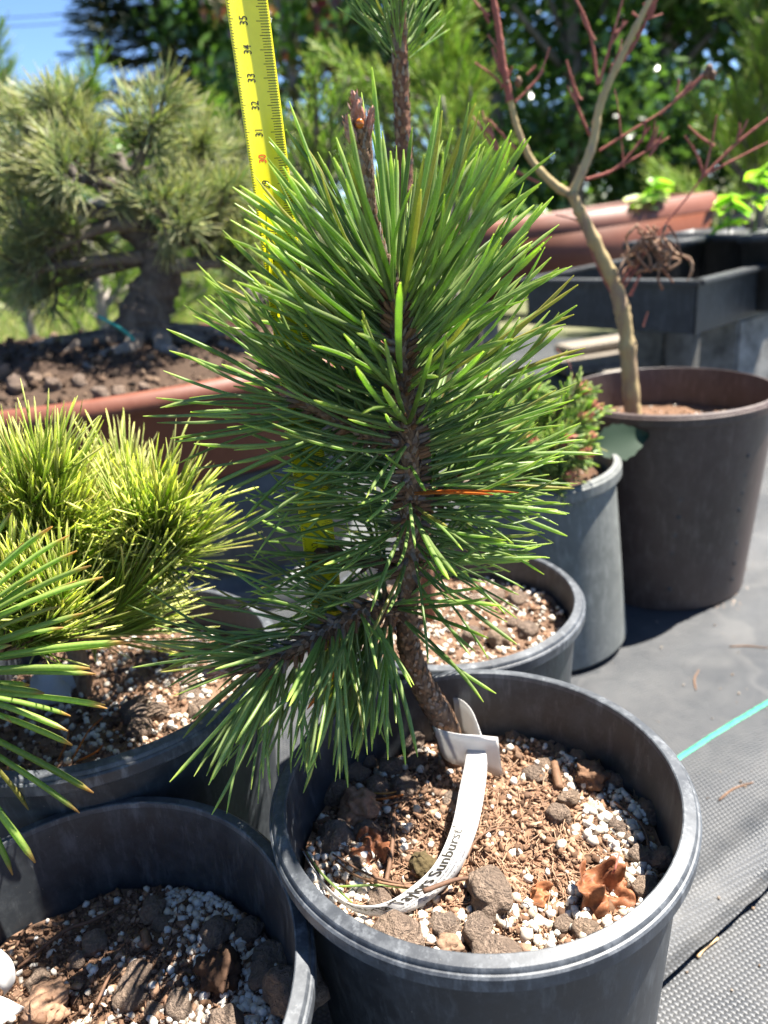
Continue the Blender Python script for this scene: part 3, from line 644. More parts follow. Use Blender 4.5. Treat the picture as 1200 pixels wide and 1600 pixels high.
# upper branch on the left
BBp = smooth_path([at_y(636, 698, .355), at_y(575, 678, .354), at_y(510, 648, .352), at_y(462, 622, .350)], 6); RB = np.linspace(.0028, .0020, len(BBp))
brB = trunk_part(BBp, RB, PINE, 'branch', M_BARK, 5.0, 100, 14, .16, 420); scales(BBp, RB, 0, 1, 200, .0020)
fascicles('branchB', BBp, RB, .10, .98, 54, ip([0, .5, 1], [62, 48, 26]), ip([0, 1], [.068, .070]), hint_down=.12, down=.08, skip=lambda u, rad, d: d[1] < -.5 and random.random() < .7)
# short shoot behind, to the right
BC = smooth_path([at_y(642, 800, .360), at_y(690, 770, .372), at_y(740, 735, .384)], 6); RC = np.linspace(.0034, .0026, len(BC))
brC = trunk_part(BC, RC, PINE, 'branch', M_BARK, 8.0, 60, 12, .16, 420)
fascicles('branchC', BC, RC, .25, .98, 48, ip([0, 1], [70, 34]), ip([0, 1], [.058, .060]))
BD = smooth_path([at_y(636, 905, .358), at_y(585, 878, .366), at_y(530, 868, .372), at_y(490, 862, .374)], 6); RD = np.linspace(.0034, .0026, len(BD))
brD = trunk_part(BD, RD, PINE, 'branch', M_BARK, 9.0, 60, 12, .16, 420)
fascicles('branchD', BD, RD, .2, .98, 18, ip([0, 1], [74, 36]), ip([0, 1], [.050, .052]), down=.10)
OWN = {'trunk': trunk, 'branchA': brA, 'branchB': brB, 'branchC': brC, 'branchD': brD}
def score(nd):
    M, k, key = nd; b = M[:3, 3]; tip = b+M[:3, 2]*.070
    x0, y0, d0 = to_px(b); x1, y1, d1 = to_px(tip); return math.hypot(x1-x0, y1-y0)*(.40/(.5*(d0+d1)))**2.5
order = sorted(range(len(NEED)), key=lambda i: -score(NEED[i]))
top = set(order[:300]); rest = MB()
for i, (M, k, key) in enumerate(NEED):
    if i in top: link('needle', NB_MESH[k], OWN[key], Matrix(M))
    else:
        v, f, t = NB_HERO[k]; rest.add(apply_M(v, M), f, t, random.random())
tag(rest.build('needle_mass', M_NEEDLE, PINE), kind='stuff')
# one orange dead needle pair
for dx in (0, 10):
    b, tip = at_y(648, 770+dx*.3, .346), at_y(808-dx*4, 760+dx*.4, .306); m = MB(); v, f, t = needle_geo(np.linalg.norm(tip-b), .0019, -.05, .5)
    m.add(apply_M(v, frame_M(b, tip-b, V(0, 0, 1))), f, t, random.random()); tag(m.build('needle', M_NEEDLE_DEAD, trunk), 'orange dead needle')
b, tip = at_y(530, 1042, .322), at_y(480, 1110, .318); m = MB(); v, f, t = needle_geo(np.linalg.norm(tip-b), .0021, .03, .5); m.add(apply_M(v, frame_M(b, tip-b, V(0, 1, 0))), f, t, .3); tag(m.build('needle', M_NEEDLE_DEAD, brA), 'orange dead needle on the low branch')
SCALES.build('bark_scales', M_SCALE, PINE, False)['kind'] = 'stuff'
def bud(p, d, L, r, parent, mat, n=46, name='bud'):
    d = unit(d); m = MB(); P = np.array([p+d*L*u for u in np.linspace(0, 1, 9)]); R = r*np.interp(np.linspace(0, 1, 9), [0, .25, .55, .85, 1], [.75, 1, .85, .32, .05])
    add_tube(m, P, R, 12, .4)
    for _ in range(n):
        s = rnd(.0, .85); q, ax, rr = path_eval(P, R, s); a = rnd(0, 6.283); h = unit(np.cross(ax, V(.2, 1, .1))); k = np.cross(ax, h); rad = h*math.cos(a)+k*math.sin(a)
        flake(m, q+rad*rr*.96, ax, rad, r*.62, random.random())
    return m.build(name, mat, parent)
tipP = TP[-1]; sc_ = .344/1202*1.02
bud(tipP-V(0, 0, .002), at_y(556, 158, .342)-tipP, .0150, .0032, trunk, M_BUD)
bud(at_y(552, 222, .341), at_y(543, 190, .339)-at_y(552, 222, .341), .0105, .0024, trunk, M_BUD)
bud(at_y(573, 215, .343), at_y(581, 172, .343)-at_y(573, 215, .343), .0120, .0019, trunk, M_BUD)
m = MB(); p = at_y(562, 193, .3385); v, f = ico(3); m.add(v*[.0017, .0014, .0019]+p, f); m.build('resin_drop', M_RESIN, trunk)
pe = BA[-1]; bud(pe-unit(BA[-1]-BA[-4])*.002, BA[-1]-BA[-4], .012, .0034, brA, M_BUD)
pe = BBp[-1]; bud(pe, BBp[-1]-BBp[-4], .010, .0028, brB, M_BUD)
base_at(PINE, TR[0])

# ------------------------------------------------------------------ the tape measure
TAPE = thing('tape_measure', 'yellow tape measure blade with black centimetre numbers standing beside the green pine', 'tape measure')
TW = .0195; TROT = math.radians(36); TX = at_y(393, 42, .372)[0]; TY0 = .372
def tape_pt(u, s, off=0.0):                                 # u across in metres (-TW/2..TW/2), s in cm along the blade
    z = H - .286 + s*.01035
    d = .0022*(1-(2*u/TW)**2)-off; cx, sx = math.cos(TROT), math.sin(TROT)
    return V(TX + u*cx - d*sx, TY0 + u*sx + d*cx - .004*max(0, (s-22)/14)**2, z)
ss = np.arange(-1.2, 44.01, .4); us = np.linspace(-TW/2, TW/2, 11)
m = MB(); P = [tape_pt(u, s) for s in ss for u in us]; n = len(us)
m.add(P, np.array([(i*n+j, i*n+j+1, (i+1)*n+j+1, (i+1)*n+j) for i in range(len(ss)-1) for j in range(n-1)]))
bl = m.build('blade', M_TAPE, TAPE); md = bl.modifiers.new('thickness', 'SOLIDIFY'); md.thickness = .00018; md.offset = -1
def strip_quad(mb, u0, u1, s, w, off=.00007, k=6):
    q = []; 
    for u in np.linspace(u0, u1, k): q += [tape_pt(u, s-w/2, off), tape_pt(u, s+w/2, off)]
    mb.add(q, np.array([(2*i, 2*i+2, 2*i+3, 2*i+1) for i in range(k-1)]))
m = MB()
for mm in range(0, 430):
    s = mm/10
    l = .0029 if mm % 10 == 0 else (.0022 if mm % 5 == 0 else .0017)
    strip_quad(m, -TW/2+.0002, -TW/2+l, s, .026)
    l = .0058 if mm % 10 == 0 else (.0050 if mm % 5 == 0 else .0041)
    strip_quad(m, TW/2-l, TW/2-.0003, s, .026)
tk = m.build('graduation_marks', M_INK, TAPE, False)
def text_geo(txt, size, xs=1.0, shear=0.0):
    c = bpy.data.curves.new('glyphs', 'FONT'); c.body = txt; c.size = size; c.align_x = 'CENTER'; c.align_y = 'CENTER'; c.shear = shear; c.resolution_u = 3; c.offset = size*.012
    o = bpy.data.objects.new('glyphs', c); COL.objects.link(o); bpy.context.view_layer.update()
    me = bpy.data.meshes.new_from_object(o.evaluated_get(bpy.context.evaluated_depsgraph_get()))
    bm = bmesh.new(); bm.from_mesh(me); bmesh.ops.triangulate(bm, faces=bm.faces); bm.to_mesh(me); bm.free()
    v = np.array([q.co[:] for q in me.vertices]) if len(me.vertices) else np.zeros((0, 3)); f = [tuple(p.vertices) for p in me.polygons]
    v = v*[xs, 1, 1]
    bpy.data.objects.remove(o); bpy.data.curves.remove(c); bpy.data.meshes.remove(me); return v, f
for k in range(1, 43):
    v, f = text_geo(str(k), .0056, .62)
    P = [tape_pt(-.0017 - y, k + x*100/1.0, .00009) for x, y, _ in v]
    m = MB(); m.add(P, f); m.build('numeral', M_REDINK if k % 10 == 0 else M_INK, TAPE, False)
base_at(TAPE, tape_pt(0, -1.2))

# ------------------------------------------------------------------ the curled name tag
TAG = thing('name_tag', 'curled white plastic name tag reading Taylors Sunburst looped round the green pine stem', 'tag')
def ribbon(Lp, Rp, mat, name, parent, k=8, mid=.0):
    A = smooth_path(Lp, k); B = smooth_path(Rp, k); m = MB(); n = 5; P = []
    for a, b in zip(A, B):
        nrm = unit(np.cross(b-a, V(0, 0, 1))) 
        for u in np.linspace(0, 1, n): P.append(a*(1-u)+b*u)
    m.add(P, np.array([(i*n+j, i*n+j+1, (i+1)*n+j+1, (i+1)*n+j) for i in range(len(A)-1) for j in range(n-1)]))
    o = m.build(name, mat, parent); md = o.modifiers.new('thickness', 'SOLIDIFY'); md.thickness = .0004; md.offset = 0; return A, B
Lpx = [(730, 1168), (726, 1195), (718, 1232), (706, 1290), (681, 1347), (645, 1384), (600, 1411), (555, 1414), (520, 1395), (490, 1357), (473, 1330)]
Rpx = [(758, 1168), (761, 1196), (757, 1238), (746, 1293), (727, 1343), (705, 1377), (655, 1418), (602, 1432), (552, 1423), (508, 1388), (487, 1352)]
hL = [.024, .022, .022, .020, .016, .0125, .0115, .0110, .0110, .0105, .0100]
hR = [.022, .021, .019, .016, .010, .006, .0045, .0045, .0055, .0070, .0080]
LA = [at_z(x, y, zm+h) for (x, y), h in zip(Lpx, hL)]; RA_ = [at_z(x, y, zm+h) for (x, y), h in zip(Rpx, hR)]
A, B = ribbon(LA, RA_, M_TAG, 'strap', TAG)
front_t = [at_y(672, 1126, .374), at_y(680, 1137, .354), at_y(712, 1146, .344), at_y(748, 1149, .342), at_y(778, 1152, .343)]
front_b = [at_y(678, 1148, .374), at_y(694, 1184, .356), at_y(722, 1197, .346), at_y(752, 1202, .345), at_y(786, 1217, .347)]
ribbon(front_t, front_b, M_TAG, 'collar', TAG)
back_t = [at_y(684, 1098, .388), at_y(698, 1091, .388), at_y(718, 1092, .384), at_y(737, 1110, .372), at_y(753, 1150, .352)]
back_b = [at_y(684, 1140, .388), at_y(700, 1142, .388), at_y(716, 1146, .384), at_y(733, 1156, .373), at_y(746, 1172, .354)]
ribbon(back_t, back_b, M_TAG, 'loop', TAG)
fold = [at_z(744, 1166, zm+.0255), at_z(757, 1200, zm+.0245), at_z(757, 1240, zm+.0205)]; fold2 = [at_z(762, 1170, zm+.0235), at_z(764, 1200, zm+.021), at_z(759, 1243, zm+.0185)]
C_ = .5*(A+B); arc = np.concatenate([[0], np.cumsum(np.linalg.norm(np.diff(C_, axis=0), axis=1))]); WID = np.linalg.norm(A-B, axis=1)
def tag_pt(s, v, off=.0005):                                # s metres from the slot, v 0 (left edge) .. 1
    a = V(*[np.interp(s, arc, A[:, i]) for i in range(3)]); b = V(*[np.interp(s, arc, B[:, i]) for i in range(3)])
    a2 = V(*[np.interp(s+.001, arc, A[:, i]) for i in range(3)]); p = a*(1-v)+b*v
    n_ = unit(np.cross(a2-a, b-a)); n_ = n_ if n_@(CAMP-p) > 0 else -n_; return p+n_*off
def s_of_px(x, y):
    return arc[min(range(len(C_)), key=lambda i: (to_px(C_[i])[0]-x)**2+(to_px(C_[i])[1]-y)**2)]
s_a, s_b = s_of_px(718, 1292), s_of_px(560, 1424)
v, f = text_geo("contorta 'Taylors Sunburst'", .0066, 1.0, .25)
x0, x1 = v[:, 0].min(), v[:, 0].max(); tx0 = v[:, 0].min()
wT = x1-x0; v2, f2 = text_geo("'Taylors Sunburst'", .0066, 1.0, .25); w2 = v2[:, 0].max()-v2[:, 0].min(); kx = (s_b-.002-s_a)/w2*.74
m = MB(); P = [tag_pt(s_a+(x1-x)*kx, .27-y/.0115) for x, y, _ in v]; m.add(P, f); m.build('name_print', M_INK, TAG, False)
m = MB()
for vv, s0, s1 in ((.55, .012, s_b), (.70, .014, s_b-.006), (.83, s_a+.01, s_b-.014)):
    s = s0
    while s < s1:
        wl = rnd(.0008, .0013)
        if random.random() < (.82 if vv < .8 else .5):
            hh = rnd(.018, .034); m.add([tag_pt(s, vv-hh), tag_pt(s+wl*.62, vv-hh), tag_pt(s+wl*.62, vv+hh), tag_pt(s, vv+hh)], [(0, 1, 2, 3)])
        s += wl
m.build('small_print', simple('grey_print', (.22, .22, .22), .5), TAG, False)
base_at(TAG, TR[0])

# ------------------------------------------------------------------ pine with brown-tipped needles, rooted in the pot with the perlite drift
LP = thing('pine_tree', 'pine with long brown-tipped needles rooted in the pot with the perlite drift', 'pine tree')
lx = [at_z(-118, 1500, zb-.003)]; zz = lx[0]
lpts = [zz] + [at_y(x, y, zz[1]+.012) for x, y in ((-112, 1380), (-98, 1240), (-84, 1120), (-76, 1020), (-74, 950))]
LPP = smooth_path(lpts, 8); LPR = np.linspace(.006, .0032, len(LPP)); lt = trunk_part(LPP, LPR, LP, 'trunk', M_BARK, 12., 120, 14)
tips = [(77,817),(101,828),(116,854),(137,875),(159,896),(125,915),(132,962),(100,980),(201,997),(205,1016),(141,1043),(151,1059),(70,1088),(110,1120),(170,1102),(165,1108),(116,1162),(108,1136),(143,1243),(52,1259),(126,1270),(58,1348),(27,1369),(25,800),(40,850),(60,905),(90,940),(20,1010),(45,1075),(18,1130)]
LN = needle_set(.075, .0020, 8, 7, (-.05, .12)); 
for i, (x, y) in enumerate(tips):
    yb = 1060+.34*(y-1060)
    # base: the stem point whose picture height is nearest to yb
    bs_ = min(LPP, key=lambda q: abs(to_px(q)[1]-yb)); tip = at_y(x, y, bs_[1]+rnd(-.012, .020)); L = np.linalg.norm(tip-bs_)
    v, f, t = needle_geo(L, .0033*rnd(.9, 1.15), -.10+rnd(-.05, .05), rnd(-1, 1)); v = v+np.array([[.10, 0, 0]])*L*t[:, None]; m = MB(); m.add(apply_M(v, frame_M(bs_, tip-bs_, V(0, 0, 1))), f, t, random.random()); m.build('needle', M_NEEDLE_LEFT, lt)
NEED2 = []; sv = NEED; NEED = NEED2
fascicles('l', LPP, LPR, .40, .99, 90, ip([0, .5, 1], [105, 75, 35]), ip([0, 1], [.070, .078]), skip=lambda u, rad, d: d[0] > .10, sheath=False)
NEED = sv; mr = MB()
for M, k, key in NEED2:
    v, f, t = NB_HERO[k]; mr.add(apply_M(v, M), f, t, random.random())
tag(mr.build('needle_mass', M_NEEDLE_LEFT, LP), kind='stuff'); base_at(LP, zz)
WT = thing('name_tag', 'torn white plastic tag sticking up from shaded soil in the perlite pot', 'tag')
ribbon([at_z(-60, 1470, zb+.03), at_z(-10, 1478, zb+.03), at_z(18, 1500, zb+.026), at_z(24, 1530, zb+.018), at_z(12, 1550, zb+.012)], [at_z(-60, 1530, zb+.022), at_z(-20, 1535, zb+.022), at_z(2, 1545, zb+.018), at_z(6, 1555, zb+.012), at_z(0, 1562, zb+.008)], M_TAG, 'strap', WT)
ribbon([at_z(-50, 1548, zb+.018), at_z(0, 1556, zb+.016), at_z(38, 1574, zb+.012)], [at_z(-50, 1620, zb+.012), at_z(-5, 1605, zb+.012), at_z(36, 1578, zb+.010)], M_TAG, 'collar', WT); base_at(WT, at_z(-40, 1550, zb))

# ------------------------------------------------------------------ bushy yellow pine
YP = thing('pine_tree', 'bushy yellow-green pine with fine cream-tipped needles', 'pine tree')
yb0 = V(PL[0]-.025, PL[1]+.012, zl-.003)
YN = needle_set(.054, .0015, 12, 5, (-.28, .12)); ym = MB(); stem = MB()
add_tube(stem, smooth_path([yb0, yb0+V(.002, .002, .02), yb0+V(.0, .004, .05)], 5), [.006]*11, 10)
stem.build('trunk', M_BARK, YP)
shoots = []
for (ox, oy, Y0, rx, ry, k_) in ((58, 900, .425, 90, 178, 13), (218, 880, .435, 76, 140, 11), (120, 985, .375, 95, 95, 8), (-70, 900, .42, 80, 150, 8), (10, 1000, .37, 70, 80, 5), (150, 900, .47, 60, 130, 5)):
    for q in range(k_):
        a = math.radians(-82+164*(q+.5)/k_+rnd(-7, 7)); rr_ = rnd(.72, 1.02); shoots.append((ox+rx*math.sin(a)*rr_, oy-ry*math.cos(a)*rr_*(.78 if q % 2 else 1.0), Y0+rnd(-.035, .03), ox, oy, Y0))
for (x, y, Y, ox, oy, Y0) in shoots:
    tip = at_y(x, y+20, Y); org = at_y(ox, oy+26, Y0); ax = unit(tip-org)
    sp = smooth_path([yb0+V(0, .004, .045), org, org*.45+tip*.55, tip], 6); sr = np.linspace(.0026, .0013, len(sp)); m = MB(); add_tube(m, sp, sr, 7, .5); m.build('branch', M_BARK, YP)
    for k in range(120):
        s = 1-.50*random.random()**1.1; p, a_, r = path_eval(sp, sr, s); az = rnd(0, 6.283); h = unit(np.cross(a_, V(.2, 1, .1))); kk = np.cross(a_, h); rad = h*math.cos(az)+kk*math.sin(az)
        an = math.radians(rnd(8, 50)-6*(s > .9)); d = unit(a_*math.cos(an)+rad*math.sin(an)+V(.02, 0, .10)); v, f, t = random.choice(YN)
        ym.add(apply_M(v, frame_M(p, d, rad+RNG.normal(size=3)*.35, rnd(.65, 1.1))), f, t, random.random())
tag(ym.build('needle_mass', M_NEEDLE_YEL, YP), kind='stuff'); base_at(YP, yb0)
YT = thing('name_tag', 'white plastic tag wrapped round the stem foot of the yellow pine', 'tag')
ribbon([at_z(48, 1060, zl+.020), at_z(62, 1046, zl+.022), at_z(90, 1042, zl+.024), at_z(108, 1035, zl+.02)], [at_z(42, 1105, zl+.002), at_z(58, 1106, zl+.003), at_z(84, 1100, zl+.004), at_z(112, 1098, zl+.004)], M_TAG, 'strap', YT)
ribbon([at_z(95, 1052, zl+.020), at_z(118, 1040, zl+.022), at_z(140, 1032, zl+.022)], [at_z(92, 1085, zl+.006), at_z(112, 1078, zl+.008), at_z(136, 1064, zl+.010)], M_TAG, 'collar', YT); base_at(YT, at_z(70, 1100, zl))
# ------------------------------------------------------------------ tall slim pine standing in the pot behind
SP = thing('pine_tree', 'slim pine with a bare reddish-brown stem and dark needles only at its top', 'pine tree')
sb = V(at_y(650, 700, PD[1]+.02)[0], PD[1]+.02, zd-.003)
spts = [sb] + [at_y(x, y, PD[1]+.02) for x, y in ((640, 420), (632, 250), (627, 150), (624, 60), (620, -60), (618, -150))]
SPP = smooth_path(spts, 8); SPR = np.linspace(.0058, .0036, len(SPP)); st_ = trunk_part(SPP, SPR, SP, 'trunk', bark_mat('reddish_bark', [(.07, .03, .02), (.16, .075, .045), (.27, .14, .09)], 200, 1.0, .002, .5), 21., 160, 14)
mm_ = MB(); scales(SPP, SPR, .3, .92, 500, .0026, mm_); tag(mm_.build('bark_scales', M_SCALE, SP, False), kind='stuff')
sv = NEED; NEED = []
fascicles('s', SPP, SPR, .60, .99, 130, ip([0, 1], [48, 25]), ip([0, 1], [.040, .045]), sheath=False)
mr = MB()
for M, k, key in NEED:
    v, f, t = NB_HERO[k]; mr.add(apply_M(v*[1.1, 1.1, 1], M), f, t, random.random())
NEED = sv; tag(mr.build('needle_mass', M_NEEDLE_SHORT, SP), kind='stuff'); base_at(SP, sb)

# ------------------------------------------------------------------ generic needle shoots (bottle brush)
def brush(mb, sp, sr, n, L, ang, geo, s0=.1, upbias=.1, jit=10):
    for k in range(n):
        s = s0+(1-s0)*random.random(); p, a_, r = path_eval(sp, sr, s); az = rnd(0, 6.283); h = unit(np.cross(a_, V(.2, 1, .1))); kk = np.cross(a_, h); rad = h*math.cos(az)+kk*math.sin(az)
        an = math.radians(np.interp(s, [s0, 1], ang)+rnd(-jit, jit)); d = unit(a_*math.cos(an)+rad*math.sin(an)+V(0, 0, upbias)); v, f, t = random.choice(geo)
        mb.add(apply_M(v, frame_M(p, d, a_+RNG.normal(size=3)*.5, L*rnd(.75, 1.15))), f, t, random.random())
# conifer in the grey pot
GC = thing('conifer', 'short-needled green conifer with red-brown bud clusters at its shoot tips', 'conifer')
gb = V(PG[0]-.01, PG[1], zg-.003); SN = needle_set(.021, .0021, 8, 5, (-.05, .2)); gm_ = MB()
for (x, y, Y) in [(902,612,.68),(908,655,.66),(905,712,.655),(832,612,.67),(868,770,.655),(790,640,.69),(760,600,.70),(740,680,.68),(820,690,.65),(925,640,.69),(915,690,.67),(880,690,.64),(850,650,.69),(880,745,.65),(700,640,.72),(810,750,.66)]:
    tip = at_y(x, y, Y); org = at_y(735+rnd(-10, 10), 745+rnd(-20, 20), .695); sp = smooth_path([gb+V(0, 0, .01), org, org*.4+tip*.6+V(0, 0, -.006), tip], 6); sr = np.linspace(.0035, .0017, len(sp)); m = MB(); add_tube(m, sp, sr, 7, .5); br_ = m.build('branch', M_BARK, GC)
    brush(gm_, sp, sr, 260, 1.0, (62, 46), SN, .42, .06)
    for k in range(5):
        a_ = unit(sp[-1]-sp[-3]); d = unit(a_+RNG.normal(size=3)*.5); bud(tip, d, rnd(.009, .015), .0034, br_, M_REDBUD, 14)
tag(gm_.build('needle_mass', M_NEEDLE_SHORT, GC), kind='stuff'); base_at(GC, gb)
# a weed's broad leaf between the grey and the brown pot
def leaf_blade(L, W, n=9, cup=.25, curl=.3, ser=0.0):
    P = []; 
    for i in range(n):
        u = i/(n-1); w_ = W*.5*math.sin(math.pi*min(.02+.96*u, 1)**.75)*(1+ser*(i % 2))
        for k in (-1, -.5, 0, .5, 1): P.append((k*w_, L*u, cup*W*abs(k)**1.5*.5-curl*L*u*u*.5))
    return np.array(P), np.array([(i*5+j, i*5+j+1, (i+1)*5+j+1, (i+1)*5+j) for i in range(n-1) for j in range(4)])
WL = thing('weed_leaf', 'broad dark green toothed leaf, deepened by painted-in shade, against the shaded side of the brown pot', 'leaf')
pa, pb_ = at_y(930, 702, .722), at_y(1015, 672, .716); v, f = leaf_blade(.062, .036, 13, .15, .25, .10); m = MB()
m.add(apply_M(v, frame_M(pa, V(.1, -.8, .5), np.cross(pb_-pa, V(.1, -.8, .5)))), f, 0, .1); m.build('blade', leaf_mat('weed_leaf', [(.008, .028, .010), (.011, .036, .013)], .2, .75), WL)  # green deepened further: the brown pot's shade is put into the colour
m = MB(); add_tube(m, smooth_path([pa, pa+V(-.01, 0, -.015), V(PG[0]+.05, PG[1]+.03, PG[2]-.02)], 4), .0012, 6); m.build('stalk', M_LEAF_MID, WL); base_at(WL, pa)
# perforations of the brown pot
for xs, ys in (((1064, 1060, 1055, 1050, 1046), (780, 808, 836, 864, 920)), ((1168, 1163, 1159, 1154, 1150, 1147, 1143), (712, 742, 770, 797, 848, 880, 905))):
    for x, y in zip(xs, ys):
        d = ray(x, y); 
        # hit the tapered wall
        best = None
        for k in np.linspace(.6, 1.1, 400):
            p = CAMP+d*k; rr = math.hypot(p[0]-PBR[0], p[1]-PBR[1]); rw = .095+(.117-.005-.095)*((p[2]-GZ)/(PBR[2]-GZ))
            if rr < rw: best = p; break
        if best is None: continue
        nn_ = unit(V(best[0]-PBR[0], best[1]-PBR[1], 0)); m = MB(); P = []
        t1 = V(-nn_[1], nn_[0], 0); a8 = np.arange(10)*2*np.pi/10
        v = np.concatenate([[best+nn_*.0009+(t1*math.cos(a)+V(0, 0, 1)*math.sin(a))*.0024 for a in a8], [best+nn_*.0016+(t1*math.cos(a)+V(0, 0, 1)*math.sin(a))*.0016 for a in a8], [best-nn_*.0006]])
        m.add(v, [(i, (i+1) % 10, 10+(i+1) % 10, 10+i) for i in range(10)]+[(10+i, 10+(i+1) % 10, 20) for i in range(10)])
        pr = [o for o in COL.objects if o.name.startswith('nursery_pot') and 'brown' in o.get('label', '')][0]
        o = m.build('perforation', M_BLACK, pr); o.matrix_parent_inverse = Matrix.Translation(-pr.location)

# ------------------------------------------------------------------ the bare sapling in the brown pot
BT = thing('bare_sapling', 'leafless young tree with yellow-grey stem, red twigs and withered leaf clusters', 'tree')
def limb(pts, rad, mat, name, parent, n=10, nodes=True, Y=.825):
    P = [at_y(q[0], q[1], q[2] if len(q) > 2 else Y) for q in pts]; P = smooth_path(P, 6); u = np.linspace(0, 1, len(P)); R = np.interp(u, np.linspace(0, 1, len(rad)), rad)
    if nodes:
        Pd, Rd = dense(P, R, 60); R2 = Rd*(1+.22*np.maximum(0, np.cos(np.linspace(0, 1, 60)*2*np.pi*max(2, len(pts))))**8+.05*RNG.normal(size=60)); P, R = Pd, R2
    m = MB(); add_tube(m, P, R, n, random.random()); return m.build(name, mat, parent)
tr_ = limb([(990, 660, .828), (985, 600, .828), (978, 520, .827), (964, 455, .826), (936, 392, .824), (908, 335, .822), (893, 302, .821)], [.0100, .0090, .0082, .0078, .0066, .0058, .0052], M_YOUNGBARK, 'trunk', BT)
b1 = limb([(896, 306), (868, 290), (830, 250), (808, 200), (797, 155)], [.0046, .0040, .0034, .0030, .0028], M_YOUNGBARK, 'branch', BT)
b2 = limb([(893, 304), (912, 262), (926, 225), (936, 170), (952, 128), (985, 60), (1022, -15), (1040, -60)], [.0050, .0046, .0042, .0038, .0036, .0031, .0027, .0024], M_YOUNGBARK, 'branch', BT)
limb([(797, 158), (786, 100), (778, 40), (768, -20), (764, -60)], [.0036, .0032, .0030, .0026, .0024], M_REDTWIG, 'branch', BT)
for q, r in [([(787, 135), (770, 118), (742, 98)], .0022), ([(782, 85), (772, 68), (762, 54)], .0020), ([(805, 160), (838, 125), (852, 95), (858, 75)], .0020), ([(843, 286), (800, 262), (775, 225), (760, 184)], .0026), ([(806, 232), (785, 210), (765, 188)], .0024), ([(922, 212), (904, 170), (892, 120), (885, 94)], .0024), ([(934, 132), (926, 70), (915, 30), (898, -5)], .0028), ([(936, 130), (955, 65), (974, -5)], .0026), ([(958, 118), (996, 60), (1012, 25), (1032, -10)], .0030), ([(988, 20), (1005, 30), (1035, 22)], .0020), ([(915, 281), (958, 266), (985, 240), (1016, 198)], .0030), ([(950, 270), (1000, 242), (1045, 215)], .0022), ([(936, 236), (985, 205), (1040, 170), (1108, 112)], .0022), ([(1030, 180), (1070, 143), (1112, 104)], .0018), ([(975, 262), (966, 170), (960, 140)], .0013),
             ([(1100, 275), (1088, 240), (1070, 212)], .0026), ([(1100, 275), (1112, 225), (1120, 180)], .0022), ([(1100, 275), (1150, 225), (1205, 182), (1240, 160)], .0028), ([(1102, 273), (1160, 243), (1215, 215)], .0022), ([(1100, 272), (1082, 298), (1040, 350), (1005, 402), (968, 462)], .0020), ([(962, 462), (990, 415), (1040, 366)], .0026), ([(962, 470), (938, 425), (922, 385), (918, 340)], .0022), ([(930, 410), (912, 352), (868, 335)], .0018), ([(985, 462), (1000, 430)], .003), ([(1005, 510), (1012, 488)], .0018), ([(900, 620, .80), (890, 570, .80), (870, 545, .80)], .0010)]:
    limb(q, [r*.58, r*.46, r*.36], M_REDTWIG, 'twig', BT, 7)
for k in range(44):
    x0, y0, sx_ = random.choice([(785, 100, -1), (790, 140, 1), (770, 30, -1), (930, 60, -1), (955, 60, 1), (990, 60, 1), (960, 110, 1), (1060, 155, 1), (985, 235, 1), (1010, 235, 1), (1150, 225, 1), (905, 150, -1), (1115, 215, -1), (775, 225, -1), (1010, 20, 1), (830, 130, 1)])
    x0 += rnd(-8, 8); y0 += rnd(-14, 14); L_ = rnd(18, 52); a = rnd(.5, 1.35); limb([(x0, y0), (x0+sx_*L_*.5*math.cos(a), y0-L_*.5*math.sin(a)-2), (x0+sx_*L_*math.cos(a+.15), y0-L_*math.sin(a+.15))], [.0013, .0011, .0009], M_REDTWIG, 'twig', BT, 6)
WI = MB()
for k in range(26):
    x0, y0 = rnd(990, 1045), rnd(345, 380); q = [(x0, y0)]; x, y = x0, y0
    for j in range(4):
        x += rnd(-22, 22); y += rnd(2, 26); q.append((x, y))
    P = smooth_path([at_y(a, b, .819+rnd(-.006, .006)) for a, b in q], 5); R = .0012*np.array([rnd(.5, 1.6) for _ in P]); add_tube(WI, P, R, 6, random.random())
WI.build('withered_leaves', grain_mat('withered', [(.16, .075, .045), (.26, .14, .085), (.34, .22, .14)], .8, .5, 200), BT)
for (x, y) in ((1108, 108), (1113, 118), (1104, 116), (792, 130), (810, 128)): 
    m = MB(); v, f = ico(2); m.add(v*[.004, .004, .005]*RNG.uniform(.7, 1.2, 3)+at_y(x, y, .825), f, 0, .5); m.build('dry_bud', M_STICK, BT)
base_at(BT, at_y(990, 660, .828))

# ------------------------------------------------------------------ tray with black square pots
C0 = at_y(1090, 440, 1.08); dl = unit(V(-.62, .78, 0)); dr = unit(V(.78, .62, 0)); LL, LR, TH = .30, .44, .072
TRAY = thing('plant_tray', 'open black plastic tray with a wide grey lip on a concrete block', 'tray')
def prism_wall(p, q, z0, z1, th, mat, parent, name, inward):
    d = unit(q-p); L = np.linalg.norm(q-p); c = .5*(p+q); c = V(c[0], c[1], .5*(z0+z1))+inward*th*.5
    return bevel_box(name, c, d*L*.5, inward*th*.5, V(0, 0, (z1-z0)*.5), .0012, mat, parent)
zt = C0[2]; z0t = zt-TH
cs = [C0, C0+dr*LR, C0+dr*LR+dl*LL, C0+dl*LL]; inw = [dl, -dr, -dl, dr]
for k in range(4):
    p, q = cs[k], cs[(k+1) % 4]; prism_wall(p, q, z0t, zt-.002, .004, M_TRAY, TRAY, 'side_wall', inw[k])
    d = unit(q-p); c = .5*(p+q); c = V(c[0], c[1], zt)-inw[k]*.004
    bevel_box('lip', c, d*(np.linalg.norm(q-p)*.5+.010), inw[k]*.012, V(0, 0, .003), .0015, M_TRAY, TRAY)
